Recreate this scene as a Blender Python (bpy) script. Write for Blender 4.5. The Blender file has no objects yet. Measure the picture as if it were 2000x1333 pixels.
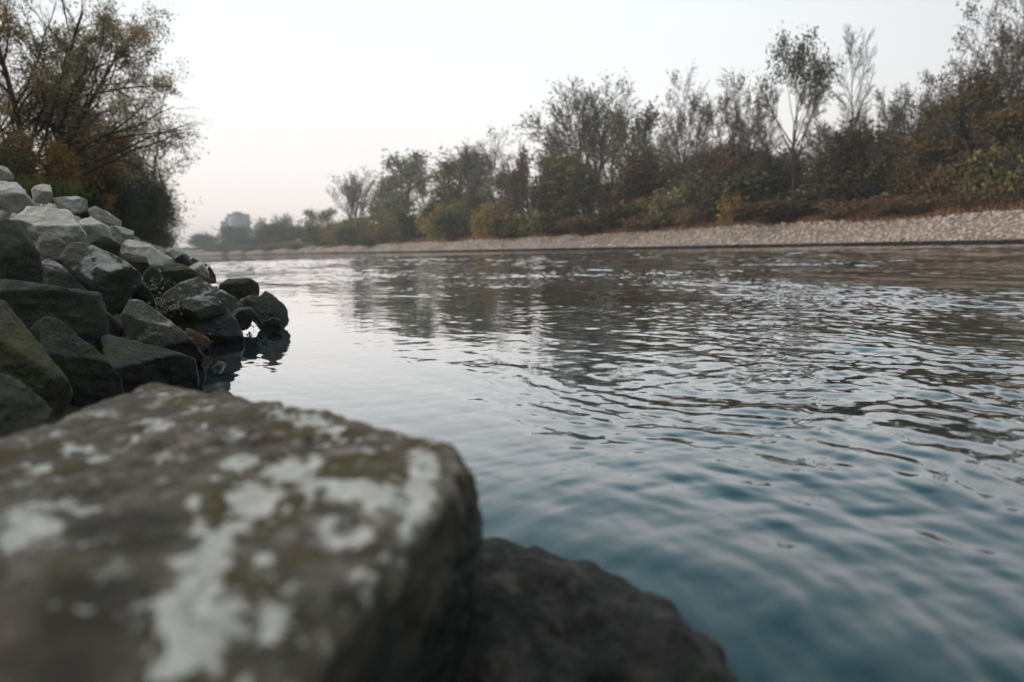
import bpy, bmesh, math, random
import numpy as np
from mathutils import Matrix, Vector
R = math.radians
random.seed(7)
rng = np.random.default_rng(11)
S = bpy.context.scene
COL = S.collection

# ------------------------------------------------------------------ camera
CAM_H, YAW, PITCH, ROLL, FPX = 0.80, R(29.55), R(9.37), R(1.45), 1111.0
_F = np.array([math.sin(YAW)*math.cos(PITCH), math.cos(YAW)*math.cos(PITCH), -math.sin(PITCH)])
_R0 = np.array([math.cos(YAW), -math.sin(YAW), 0.0])
_U0 = np.cross(_R0, _F)
_RT = math.cos(ROLL)*_R0 - math.sin(ROLL)*_U0
_UP = math.sin(ROLL)*_R0 + math.cos(ROLL)*_U0
EYE = np.array([0.0, 0.0, CAM_H])
cam = bpy.data.cameras.new('camera'); cam_o = bpy.data.objects.new('camera', cam); COL.objects.link(cam_o)
cam_o.matrix_world = Matrix([[_RT[0], _UP[0], -_F[0], 0], [_RT[1], _UP[1], -_F[1], 0],
                             [_RT[2], _UP[2], -_F[2], CAM_H], [0, 0, 0, 1]])
cam.sensor_width = 36; cam.lens = 20.0
cam.clip_start = 0.02; cam.clip_end = 9000
cam.dof.use_dof = True; cam.dof.focus_distance = 3.8; cam.dof.aperture_fstop = 1.15
S.camera = cam_o

# ------------------------------------------------------------------ world, sun, exposure
SUN_EL, SUN_AZ = R(24), R(-68)      # azimuth measured from +Y towards +X
w = bpy.data.worlds.new('World'); S.world = w; w.use_nodes = True
nt = w.node_tree; nt.nodes.clear()
def N(t, **k):
    n = nt.nodes.new(t)
    for a, b in k.items(): setattr(n, a, b)
    return n
out = N('ShaderNodeOutputWorld'); bg = N('ShaderNodeBackground'); nt.links.new(bg.outputs[0], out.inputs[0])
sky = N('ShaderNodeTexSky', sky_type='NISHITA'); sky.sun_disc = False
sky.sun_elevation = SUN_EL; sky.sun_rotation = SUN_AZ; sky.air_density = 1.2; sky.dust_density = 2.5
tc = N('ShaderNodeTexCoord'); sep = N('ShaderNodeSeparateXYZ'); nt.links.new(tc.outputs['Generated'], sep.inputs[0])
ramp = N('ShaderNodeValToRGB'); nt.links.new(sep.outputs['Z'], ramp.inputs[0])
els = ramp.color_ramp.elements
stops = [(0.0, (0.99, 0.86, 0.83)), (0.06, (0.84, 0.75, 0.73)), (0.17, (0.77, 0.745, 0.735)), (0.38, (0.72, 0.755, 0.765)),
         (0.52, (0.33, 0.50, 0.55)), (0.66, (0.10, 0.26, 0.31)), (0.80, (0.40, 0.50, 0.53)), (0.90, (1.75, 1.66, 1.58))]  # zenith stop raised, out of view, added to light the rock tops
while len(els) < len(stops): els.new(0.5)
for e, (p, c) in zip(els, stops): e.position = p; e.color = (*c, 1)
# thin overcast glowing towards the sunset side and duller behind the photographer
dotn = N('ShaderNodeVectorMath', operation='DOT_PRODUCT'); nt.links.new(tc.outputs['Generated'], dotn.inputs[0])
dotn.inputs[1].default_value = (math.sin(R(-12)), math.cos(R(-12)), 0.0)
mr = N('ShaderNodeMapRange'); mr.interpolation_type = 'SMOOTHSTEP'
nt.links.new(dotn.outputs['Value'], mr.inputs[0])
mr.inputs[1].default_value = -0.7; mr.inputs[2].default_value = 0.75; mr.inputs[3].default_value = 0.37; mr.inputs[4].default_value = 1.0
mul = N('ShaderNodeVectorMath', operation='SCALE'); nt.links.new(ramp.outputs[0], mul.inputs[0]); nt.links.new(mr.outputs[0], mul.inputs['Scale'])
sc = N('ShaderNodeVectorMath', operation='SCALE'); nt.links.new(sky.outputs[0], sc.inputs[0]); sc.inputs['Scale'].default_value = 0.10
mx = N('ShaderNodeMix', data_type='RGBA'); mx.inputs[0].default_value = 0.10
nt.links.new(mul.outputs[0], mx.inputs[6]); nt.links.new(sc.outputs[0], mx.inputs[7])
nt.links.new(mx.outputs[2], bg.inputs[0]); bg.inputs[1].default_value = 1.0
sun = bpy.data.lights.new('sun', 'SUN'); sun.energy = 1.5; sun.angle = R(14); sun.color = (1.0, 0.86, 0.76)
sun_o = bpy.data.objects.new('sun', sun); COL.objects.link(sun_o)
sd = Vector((math.sin(SUN_AZ)*math.cos(SUN_EL), math.cos(SUN_AZ)*math.cos(SUN_EL), math.sin(SUN_EL)))
sun_o.rotation_euler = sd.to_track_quat('Z', 'Y').to_euler()
S.view_settings.view_transform = 'Standard'; S.view_settings.look = 'None'
S.view_settings.exposure = 0.64; S.view_settings.gamma = 1.0
S.render.engine = 'CYCLES'
S.cycles.use_denoising = True
S.cycles.max_bounces = 7; S.cycles.diffuse_bounces = 2; S.cycles.glossy_bounces = 3
S.cycles.transmission_bounces = 4; S.cycles.transparent_max_bounces = 6; S.cycles.volume_bounces = 0
S.cycles.sample_clamp_indirect = 4.0
S.cycles.caustics_reflective = False; S.cycles.caustics_refractive = False

# ------------------------------------------------------------------ helpers
def ray(px, py):
    """direction with unit depth along the optical axis through a photo pixel (2000 px wide)"""
    return _F + _RT*((px-1000)/FPX) - _UP*((py-666.5)/FPX)
def at(px, py, depth): return EYE + ray(px, py)*depth
def on_z(px, py, z):
    d = ray(px, py); return EYE + d*((z-CAM_H)/d[2])

def hash3(i, j, k, s=0):
    n = (i*374761393 + j*668265263 + k*2147483647 + s*1274126177).astype(np.int64)
    n = (n ^ (n >> 13))*1274126177 & 0x7fffffff
    n = (n ^ (n >> 16))*668265263 & 0x7fffffff
    return (n ^ (n >> 15) & 0x7fffffff) / 2147483647.0
def vnoise(p, s=0):
    p = np.asarray(p, float); f = np.floor(p); t = p-f; i = f.astype(np.int64)
    t = t*t*t*(t*(t*6-15)+10)
    r = 0
    for dx in (0, 1):
        for dy in (0, 1):
            for dz in (0, 1):
                wgt = (t[:, 0] if dx else 1-t[:, 0])*(t[:, 1] if dy else 1-t[:, 1])*(t[:, 2] if dz else 1-t[:, 2])
                r = r + wgt*hash3(i[:, 0]+dx, i[:, 1]+dy, i[:, 2]+dz, s)
    return r*2-1
def fbm(p, oct=4, s=0, gain=0.5):
    a, r, f = 1.0, 0, 1.0
    for o in range(oct):
        r = r + a*vnoise(p*f + 17.3*o, s+o); a *= gain; f *= 2.03
    return r
def sstep(a, b, x):
    t = np.clip((x-a)/(b-a), 0, 1); return t*t*(3-2*t)

def mesh(name, V, Fs, mat=None, smooth=False, mats=None, midx=None):
    """V (n,3); Fs (m,k) array of equal-size faces"""
    me = bpy.data.meshes.new(name); V = np.asarray(V, np.float32); Fs = np.asarray(Fs, np.int32)
    m, k = Fs.shape
    me.vertices.add(len(V)); me.vertices.foreach_set('co', V.ravel())
    me.loops.add(m*k); me.loops.foreach_set('vertex_index', Fs.ravel())
    me.polygons.add(m); me.polygons.foreach_set('loop_start', np.arange(0, m*k, k, dtype=np.int32))
    me.polygons.foreach_set('loop_total', np.full(m, k, np.int32))
    if mats:
        for q in mats: me.materials.append(q)
        me.polygons.foreach_set('material_index', np.asarray(midx, np.int32))
    elif mat: me.materials.append(mat)
    if smooth: me.polygons.foreach_set('use_smooth', np.ones(m, bool))
    me.update(calc_edges=True); me.validate()
    return me
def obj(name, me, parent=None, loc=None):
    o = bpy.data.objects.new(name, me); COL.objects.link(o)
    if parent: o.parent = parent
    if loc is not None: o.location = loc
    return o
def tag(o, label=None, cat=None, group=None, kind=None):
    if label: o['label'] = label
    if cat: o['category'] = cat
    if group: o['group'] = group
    if kind: o['kind'] = kind
    return o

# ------------------------------------------------------------------ materials
class M:
    def __init__(s, name):
        s.m = bpy.data.materials.new(name); s.m.use_nodes = True; s.t = s.m.node_tree; s.t.nodes.clear()
        s.o = s.n('ShaderNodeOutputMaterial')
    def n(s, t, **k):
        n = s.t.nodes.new(t)
        for a, b in k.items(): setattr(n, a, b)
        return n
    def l(s, a, b): s.t.links.new(a, b)
    def noise(s, vec, scale, det=4, rough=0.55, dist=0.0):
        n = s.n('ShaderNodeTexNoise'); n.inputs['Scale'].default_value = scale; n.inputs['Detail'].default_value = det
        n.inputs['Roughness'].default_value = rough; n.inputs['Distortion'].default_value = dist
        s.l(vec, n.inputs['Vector']); return n.outputs['Fac']
    def rng(s, v, a, b, c=0.0, d=1.0, smooth=True):
        n = s.n('ShaderNodeMapRange')
        if smooth: n.interpolation_type = 'SMOOTHSTEP'
        for i, q in zip((1, 2, 3, 4), (a, b, c, d)): n.inputs[i].default_value = q
        s.l(v, n.inputs[0]); return n.outputs[0]
    def math(s, op, a, b=None, clamp=False):
        n = s.n('ShaderNodeMath', operation=op); n.use_clamp = clamp
        for i, q in enumerate((a, b)):
            if q is None: continue
            if isinstance(q, (int, float)): n.inputs[i].default_value = q
            else: s.l(q, n.inputs[i])
        return n.outputs[0]
    def mix(s, f, a, b, mode='MIX'):
        n = s.n('ShaderNodeMix', data_type='RGBA', blend_type=mode)
        for i, q in zip((0, 6, 7), (f, a, b)):
            if isinstance(q, tuple): n.inputs[i].default_value = (*q, 1)
            elif isinstance(q, (int, float)): n.inputs[i].default_value = q
            else: s.l(q, n.inputs[i])
        return n.outputs[2]
    def bsdf(s, col, rough, bump=None, bstr=0.3, bdist=0.02, spec=0.5):
        b = s.n('ShaderNodeBsdfPrincipled')
        for k, q in (('Base Color', col), ('Roughness', rough)):
            if isinstance(q, tuple): b.inputs[k].default_value = (*q, 1)
            elif isinstance(q, (int, float)): b.inputs[k].default_value = q
            else: s.l(q, b.inputs[k])
        b.inputs['Specular IOR Level'].default_value = spec
        if bump is not None:
            n = s.n('ShaderNodeBump'); n.inputs['Strength'].default_value = bstr; n.inputs['Distance'].default_value = bdist
            s.l(bump, n.inputs['Height']); s.l(n.outputs[0], b.inputs['Normal'])
        s.l(b.outputs[0], s.o.inputs[0]); return b

def rock_material(name, dark, mid, lichen, lichen_amt, moss_amt, wet_shade_z=0.22, moss=(0.075, 0.07, 0.022), attr=False, up_bias=0.3, detail=1.0):
    m = M(name)
    tcn = m.n('ShaderNodeTexCoord'); oi = m.n('ShaderNodeObjectInfo'); geo = m.n('ShaderNodeNewGeometry')
    off = m.n('ShaderNodeVectorMath', operation='SCALE'); off.inputs[0].default_value = (37, 21, 53); m.l(oi.outputs['Random'], off.inputs['Scale'])
    ad = m.n('ShaderNodeVectorMath', operation='ADD'); m.l(tcn.outputs['Object'], ad.inputs[0]); m.l(off.outputs[0], ad.inputs[1])
    v = ad.outputs[0]
    big = m.noise(v, 4.0*detail, 6, 0.6, 0.4); med = m.noise(v, 14*detail, 7, 0.65); fine = m.noise(v, 85*detail, 5, 0.7)
    sp = m.n('ShaderNodeSeparateXYZ'); m.l(geo.outputs['Position'], sp.inputs[0])
    sn = m.n('ShaderNodeSeparateXYZ'); m.l(geo.outputs['Normal'], sn.inputs[0])
    base = m.mix(m.rng(big, 0.40, 0.60), dark, mid)
    base = m.mix(m.rng(med, 0.4, 0.62 if attr else 0.7, 0, 0.85 if attr else 0.55), base, tuple(c*0.35 for c in mid))
    if attr: base = m.mix(m.rng(m.noise(v, 13, 5, 0.6, 0.8), 0.50, 0.60, 0, 0.75), base, (0.085, 0.058, 0.042)); base = m.mix(m.rng(m.noise(v, 19, 6, 0.65, 0.5), 0.56, 0.64, 0, 0.65), base, (0.22, 0.21, 0.185))
    val = m.rng(oi.outputs['Random'], 0, 1, 0.75, 1.25, False)
    base = m.mix(1.0, base, val, 'MULTIPLY')
    base = m.mix(m.math('MULTIPLY', m.rng(geo.outputs['Pointiness'], 0.505, 0.56), m.rng(med, 0.25, 0.6, 0.2, 0.8)), base, tuple(min(0.5, c*2.6+0.02) for c in mid))
    base = m.mix(m.rng(fine, 0.35, 0.7, 0.0, 0.25 if attr else 0.6), base, tuple(c*2.0 for c in mid))
    mo = m.math('MULTIPLY', m.rng(m.noise(v, 3.1*detail, 6, 0.62, 0.6), 0.62-moss_amt*0.25, 0.70-moss_amt*0.2), m.rng(sn.outputs['Z'], -0.15, 0.55))
    base = m.mix(mo, base, m.mix(fine, tuple(c*0.6 for c in moss), tuple(c*1.5 for c in moss)))
    if attr: base = m.mix(m.rng(m.math('ADD', m.n('ShaderNodeAttribute', attribute_name='dark_patch').outputs['Fac'], m.math('SUBTRACT', big, 0.5)), 0.3, 0.75, 0, 0.8), base, (0.030, 0.027, 0.021))
    lraw = m.math('ADD', m.noise(v, 6.0*detail, 9, 0.68, 0.5), m.math('MULTIPLY', sn.outputs['Z'], up_bias*0.25))
    th = 0.80-lichen_amt*0.42
    lm = m.rng(lraw, th, th+0.07)
    lm = m.math('MULTIPLY', lm, m.rng(m.math('ADD', sp.outputs['Z'], m.math('MULTIPLY', big, 0.25)), wet_shade_z+0.10, wet_shade_z+0.30))
    if attr:
        at_ = m.n('ShaderNodeAttribute', attribute_name='lichen')
        a = m.math('ADD', at_.outputs['Fac'], m.math('MULTIPLY', m.math('SUBTRACT', m.noise(v, 26, 9, 0.75, 0.8), 0.5), 3.0))
        lm = m.math('MULTIPLY', m.math('MAXIMUM', m.math('MULTIPLY', lm, 0.40), m.rng(a, 0.50, 0.64)), m.rng(sn.outputs['Z'], 0.1, 0.55))
    lc = m.mix(m.rng(med, 0.35, 0.65), tuple(c*0.72 for c in lichen), lichen)
    col = m.mix(m.math('MULTIPLY', lm, 0.92), base, lc)
    wet_shade = m.rng(m.math('ADD', sp.outputs['Z'], m.math('MULTIPLY', m.math('SUBTRACT', big, 0.5), 0.35)), wet_shade_z-0.07, wet_shade_z+0.09, 1.0, 0.0)
    col = m.mix(m.math('MULTIPLY', wet_shade, 0.9), col, m.mix(med, (0.008, 0.011, 0.011), (0.028, 0.034, 0.030)))
    rough = m.rng(wet_shade, 0, 1, 0.88, 0.32, False)
    h = m.math('ADD', m.math('MULTIPLY', big, 0.6), m.math('ADD', m.math('MULTIPLY', med, 0.5), m.math('MULTIPLY', fine, 0.28)))
    m.bsdf(col, rough, h, 0.85, 0.035, 0.4)
    return m.m
rock_low = rock_material('damp_rock', (0.018, 0.020, 0.018), (0.052, 0.054, 0.045), (0.42, 0.43, 0.41), 0.18, 0.28)
rock_mid = rock_material('grey_rock', (0.030, 0.033, 0.028), (0.085, 0.088, 0.075), (0.46, 0.46, 0.44), 0.55, 0.35)
rock_pale = rock_material('pale_rock', (0.20, 0.19, 0.172), (0.38, 0.362, 0.33), (0.60, 0.575, 0.535), 0.80, 0.15, up_bias=0.9)
rock_moss = rock_material('mossy_rock', (0.035, 0.037, 0.022), (0.075, 0.075, 0.045), (0.30, 0.31, 0.24), 0.30, 0.50, moss=(0.075, 0.075, 0.032))
rock_rust = rock_material('rusty_rock', (0.05, 0.03, 0.022), (0.13, 0.075, 0.055), (0.35, 0.30, 0.28), 0.2, 0.2, wet_shade_z=0.05)
rock_front = rock_material('lichen_rock', (0.034, 0.031, 0.023), (0.175, 0.158, 0.125), (0.78, 0.78, 0.75), 0.44, 0.55, attr=True, detail=2.3, wet_shade_z=0.34, moss=(0.082, 0.066, 0.026), up_bias=0.2)  # wet line raised to paint the river-facing side darker, standing in for shade

def leaf_material(name, c1, c2, c3, trans=0.3):
    m = M(name); g = m.n('ShaderNodeNewGeometry'); oi = m.n('ShaderNodeObjectInfo')
    r = m.n('ShaderNodeValToRGB'); m.l(g.outputs['Random Per Island'], r.inputs[0])
    e = r.color_ramp.elements; e.new(0.5)
    for q, (p, c) in zip(e, ((0.0, c1), (0.55, c2), (1.0, c3))): q.position = p; q.color = (*c, 1)
    col = m.mix(1.0, r.outputs[0], m.rng(oi.outputs['Random'], 0, 1, 1.1, 1.9, False), 'MULTIPLY')
    d = m.n('ShaderNodeBsdfDiffuse'); t = m.n('ShaderNodeBsdfTranslucent'); mxs = m.n('ShaderNodeMixShader')
    m.l(col, d.inputs[0]); m.l(col, t.inputs[0]); mxs.inputs[0].default_value = trans
    m.l(d.outputs[0], mxs.inputs[1]); m.l(t.outputs[0], mxs.inputs[2]); m.l(mxs.outputs[0], m.o.inputs[0])
    return m.m
L_OLIVE = leaf_material('olive_leaves', (0.055, 0.062, 0.030), (0.11, 0.108, 0.048), (0.21, 0.175, 0.075))
L_UMB = leaf_material('dull_leaves', (0.03, 0.032, 0.02), (0.055, 0.055, 0.033), (0.09, 0.085, 0.045))
L_SAGE = leaf_material('grey_green_leaves', (0.065, 0.072, 0.048), (0.12, 0.125, 0.08), (0.20, 0.19, 0.11))
L_YELLOW = leaf_material('yellow_leaves', (0.10, 0.085, 0.025), (0.20, 0.15, 0.04), (0.34, 0.23, 0.06))
L_ORANGE = leaf_material('orange_leaves', (0.055, 0.048, 0.028), (0.12, 0.088, 0.042), (0.26, 0.175, 0.07))
L_BROWN = leaf_material('russet_leaves', (0.06, 0.044, 0.032), (0.125, 0.082, 0.052), (0.20, 0.13, 0.075))
L_DARK = leaf_material('dark_leaves', (0.030, 0.030, 0.019), (0.054, 0.052, 0.032), (0.11, 0.095, 0.055))
L_GRASS = leaf_material('dry_grass', (0.11, 0.058, 0.034), (0.22, 0.12, 0.065), (0.36, 0.22, 0.12))
L_WILLOW = leaf_material('willow_leaves', (0.10, 0.105, 0.07), (0.18, 0.17, 0.11), (0.34, 0.25, 0.13), 0.5)
L_GOLD = leaf_material('golden_leaves', (0.08, 0.065, 0.03), (0.21, 0.14, 0.05), (0.42, 0.25, 0.08), 0.4)
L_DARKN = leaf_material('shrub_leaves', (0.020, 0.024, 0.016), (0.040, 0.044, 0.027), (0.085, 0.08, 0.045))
L_TURF = leaf_material('green_grass', (0.03, 0.045, 0.015), (0.06, 0.08, 0.025), (0.12, 0.13, 0.05))
def bark_material(name, a, b):
    m = M(name); tcn = m.n('ShaderNodeTexCoord'); n1 = m.noise(tcn.outputs['Object'], 3, 6, 0.7)
    m.bsdf(m.mix(n1, a, b), 0.9, n1, 0.5, 0.03, 0.2); return m.m
BARK = bark_material('bark', (0.035, 0.032, 0.027), (0.10, 0.09, 0.075))
TWIG = bark_material('twig_bark', (0.06, 0.054, 0.045), (0.135, 0.12, 0.10))
BARK_PALE = bark_material('pale_bark', (0.18, 0.17, 0.15), (0.38, 0.36, 0.32))

# ------------------------------------------------------------------ river bed, banks, plain: one ground sheet
def bend(Y):
    Y = np.asarray(Y, float)
    q = np.clip(Y-200, 0, 600); lin = np.clip(Y-800, 0, None)
    return -0.0004*q*q - 0.48*lin
def Xn(Y): return 0.20 + bend(Y)           # near waterline
def Xf(Y): return 60.0 + bend(Y)           # far waterline
def ground_z(X, Y):
    n = Xn(Y)-X; o = X-Xf(Y)
    zn = np.interp(n, [-60, -9, -1.2, 0, 3.5, 5.5, 40, 3000], [-3, -3, -0.75, -0.26, 2.0, 2.35, 2.9, 4])
    zf = np.interp(o, [-60, -9, 0, 5.4, 11, 40, 3000], [-3, -3, -0.12, 2.75, 4.2, 4.8, 5])
    return np.maximum(zn, zf)
ys = np.concatenate([np.linspace(-800, -60, 20), np.linspace(-50, 0, 34)[:-1], np.linspace(0, 60, 121)[:-1], np.linspace(60, 400, 120), np.geomspace(410, 2200, 50)])
offs = np.concatenate([-np.geomspace(900, 12, 14), -np.linspace(10, 2.0, 14), np.linspace(-1.8, 6, 27), np.linspace(8, 52, 8), np.linspace(54, 76, 24), np.geomspace(80, 1600, 18)])
YY, OO = np.meshgrid(ys, offs, indexing='ij'); XX = OO + Xn(YY)
ZZ = ground_z(XX, YY)
P = np.stack([XX.ravel(), YY.ravel(), np.zeros(XX.size)], 1)
ZZ = ZZ + 0.07*vnoise(P*1.3).reshape(ZZ.shape) + 0.25*np.clip(np.abs(OO)-70, 0, 30).reshape(ZZ.shape)/30*vnoise(P*0.05).reshape(ZZ.shape)
ny, nx = XX.shape
idx = np.arange(ny*nx).reshape(ny, nx)
quads = np.stack([idx[:-1, :-1], idx[:-1, 1:], idx[1:, 1:], idx[1:, :-1]], -1).reshape(-1, 4)
gm = M('soil'); g = gm.n('ShaderNodeNewGeometry'); pos = g.outputs['Position']
n1 = gm.noise(pos, 0.6, 8, 0.65); n2 = gm.noise(pos, 9, 6, 0.7)
gcol = gm.mix(gm.rng(n1, 0.35, 0.65), (0.028, 0.026, 0.018), (0.060, 0.050, 0.032))
gcol = gm.mix(gm.rng(n2, 0.5, 0.75, 0, 0.6), gcol, (0.09, 0.075, 0.05))
gx = gm.n('ShaderNodeSeparateXYZ'); gm.l(pos, gx.inputs[0])
gcol = gm.mix(gm.math('MULTIPLY', gm.rng(gx.outputs['X'], 59.9, 60.3), gm.rng(gx.outputs['X'], 65.2, 66.4, 1, 0)), gcol, gm.mix(gm.rng(gx.outputs['Z'], 0.28, 0.42), (0.012, 0.013, 0.012), gm.mix(n2, (0.13, 0.11, 0.092), (0.26, 0.225, 0.195))))
gm.bsdf(gcol, 0.95, n2, 0.6, 0.05, 0.2)
tag(obj('ground', mesh('ground', np.stack([XX.ravel(), YY.ravel(), ZZ.ravel()], 1), quads, gm.m, True)), kind='structure')

# ------------------------------------------------------------------ water
TH = np.concatenate([np.linspace(-180, -14, 40)[:-1], np.linspace(-14, 80, 760)[:-1], np.linspace(80, 180, 26)])
TH = np.radians(TH)
RR = np.concatenate([[0.12], np.geomspace(0.30, 70, 1350)[:-1], np.geomspace(70, 1500, 130)])
RG, TG = np.meshgrid(RR, TH, indexing='ij')
WX, WY = RG*np.sin(TG), RG*np.cos(TG)
x, y, r = WX.ravel(), WY.ravel(), RG.ravel()
P2 = np.stack([x, y, 0*x], 1)
wx = x + 0.22*vnoise(P2*0.9, 3) + 0.9*vnoise(P2*0.16, 4)
wy = y + 0.22*vnoise(P2*0.9, 5) + 0.9*vnoise(P2*0.16, 6)
patch = 0.55 + 0.75*np.clip(0.5+0.9*vnoise(P2*np.array([0.33, 0.16, 1]) + 5.1, 8), 0, 1) * 1.0
shore = 0.36 + 0.64*sstep(0.8, 5.5, x)
calm = 0.45 + 0.55*sstep(-0.35, 0.35, vnoise(P2*np.array([0.55, 0.30, 1]) + 9.7, 9))
H = np.zeros_like(x)
NW = 96; dr = np.interp(r, RR, np.gradient(RR))
lam = np.geomspace(0.075, 2.6, NW)*np.exp(rng.normal(0, 0.06, NW))
for L_ in lam:
    if rng.random() < 0.62: th = rng.normal(R(6), R(26))        # crests running along the river
    else: th = rng.normal(R(82), R(34))                          # crests across it
    k = 2*math.pi/L_; slope = 0.0185*(1.65 if L_ < 0.3 else 1.05 if L_ < 0.5 else 0.52 if L_ < 0.9 else 0.36)*(1 + 0*L_)
    if L_ < 0.13: slope *= 0.7
    a = slope/k
    wgt = sstep(2.0, 3.6, L_/dr)
    mod = patch*(calm if L_ < 0.6 else 1.0)*(shore if L_ < 1.2 else (0.5+0.5*shore))
    ph = k*(wx*math.cos(th)+wy*math.sin(th)) + rng.random()*6.28
    s_ = np.sin(ph)
    wgt = wgt*(1-(0.15 if L_ < 0.5 else 0.42)*sstep(3, 8, r) + (0.6 if 0.3 < L_ < 2.7 else 0)*sstep(11, 22, r) + (1.3 if 0.5 < L_ < 2.7 else 0)*sstep(22, 45, r))
    H += a*wgt*mod*(s_ + 0.25*np.cos(2*ph))
H *= np.clip((r-0.12)/0.3, 0, 1)*(0.80+0.20*sstep(3, 8, r))
nr, ntn = WX.shape
idx = np.arange(nr*ntn).reshape(nr, ntn)
wq = np.stack([idx[:-1, :-1], idx[:-1, 1:], idx[1:, 1:], idx[1:, :-1]], -1).reshape(-1, 4)
wm = M('river_water'); g = wm.n('ShaderNodeNewGeometry'); pos = g.outputs['Position']
mp = wm.n('ShaderNodeMapping'); mp.inputs['Scale'].default_value = (1.0, 0.62, 1.0); mp.inputs['Rotation'].default_value = (0, 0, R(-14)); wm.l(pos, mp.inputs['Vector'])
rip1 = wm.noise(mp.outputs[0], 3.2, 2, 0.5, 0.5); rip2 = wm.noise(mp.outputs[0], 9.0, 3, 0.55, 0.3)
sx = wm.n('ShaderNodeSeparateXYZ'); wm.l(pos, sx.inputs[0])
lee = wm.rng(sx.outputs['X'], 1.0, 9.0, 0.10, 1.0)
pt = wm.rng(wm.noise(pos, 0.22, 3, 0.5), 0.36, 0.60, 0.35, 1.0)
hh = wm.math('ADD', wm.math('MULTIPLY', rip1, 0.012), wm.math('MULTIPLY', rip2, 0.007))
hh = wm.math('MULTIPLY', hh, wm.math('MULTIPLY', lee, pt))
bp = wm.n('ShaderNodeBump'); bp.inputs['Strength'].default_value = 1.0; bp.inputs['Distance'].default_value = 1.0; wm.l(hh, bp.inputs['Height'])
gl = wm.n('ShaderNodeBsdfGlossy'); gl.inputs['Roughness'].default_value = 0.02; gl.inputs['Color'].default_value = (1, 1, 1, 1); wm.l(bp.outputs[0], gl.inputs['Normal'])
df = wm.n('ShaderNodeBsdfDiffuse'); df.inputs['Color'].default_value = (0.006, 0.030, 0.038, 1)
tr = wm.n('ShaderNodeBsdfTransparent'); tr.inputs['Color'].default_value = (0.45, 0.62, 0.60, 1)
inner = wm.n('ShaderNodeMixShader'); inner.inputs[0].default_value = 0.30; wm.l(df.outputs[0], inner.inputs[1]); wm.l(tr.outputs[0], inner.inputs[2])
fr = wm.n('ShaderNodeFresnel'); fr.inputs['IOR'].default_value = 1.36; wm.l(bp.outputs[0], fr.inputs['Normal'])
frb = wm.math('SUBTRACT', 1.0, wm.math('POWER', wm.math('SUBTRACT', 1.0, fr.outputs[0]), 3.0))
ms = wm.n('ShaderNodeMixShader'); wm.l(frb, ms.inputs[0]); wm.l(inner.outputs[0], ms.inputs[1]); wm.l(gl.outputs[0], ms.inputs[2])
wm.l(ms.outputs[0], wm.o.inputs[0])
tag(obj('water', mesh('water', np.stack([x, y, H], 1), wq, wm.m, True)), kind='structure')

# ------------------------------------------------------------------ rocks
_ico = {}
def ico(s):
    if s not in _ico:
        bm = bmesh.new(); bmesh.ops.create_icosphere(bm, subdivisions=s, radius=1)
        v = np.array([q.co for q in bm.verts]); f = np.array([[q.index for q in t.verts] for t in bm.faces]); bm.free()
        _ico[s] = (v/np.linalg.norm(v, axis=1)[:, None], f)
    return _ico[s]
def unit(v): v = np.asarray(v, float); return v/np.linalg.norm(v)
def poly_rock(planes, dims, seed, sub, rough=0.05, sharp=18, axes=np.eye(3), strata=None):
    """angular stone: rounded intersection of half spaces (normal, distance), broken up with noise"""
    v, f = ico(sub); d = v @ (axes*np.asarray(dims)[:, None]); d = d/np.linalg.norm(d, axis=1)[:, None]
    Nn = np.array([p[0] for p in planes]); D = np.array([p[1] for p in planes])
    s = np.clip(d @ Nn.T, 1e-4, None)/D[None, :]
    rr = 1.0/np.power(np.sum(np.power(s, sharp), 1), 1.0/sharp)
    rr = np.minimum(rr, 6*max(dims))
    p = d*rr[:, None]; sz = float(np.mean(np.sort(dims)[1:])); o = seed*7.77
    n1 = fbm(p/sz*1.3+o, 3, seed); n2 = fbm(p/sz*4.5+o, 4, seed+5, 0.6)
    rid = 1-np.abs(fbm(p/sz*2.4+o+9, 3, seed+9)); 
    step = np.floor(n1*3.0)/3.0 - n1
    p = p + d*(sz*rough*(0.55*n1 + 0.30*n2 + 0.5*(rid-0.75) + 0.5*step))[:, None]
    return p, f
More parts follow.
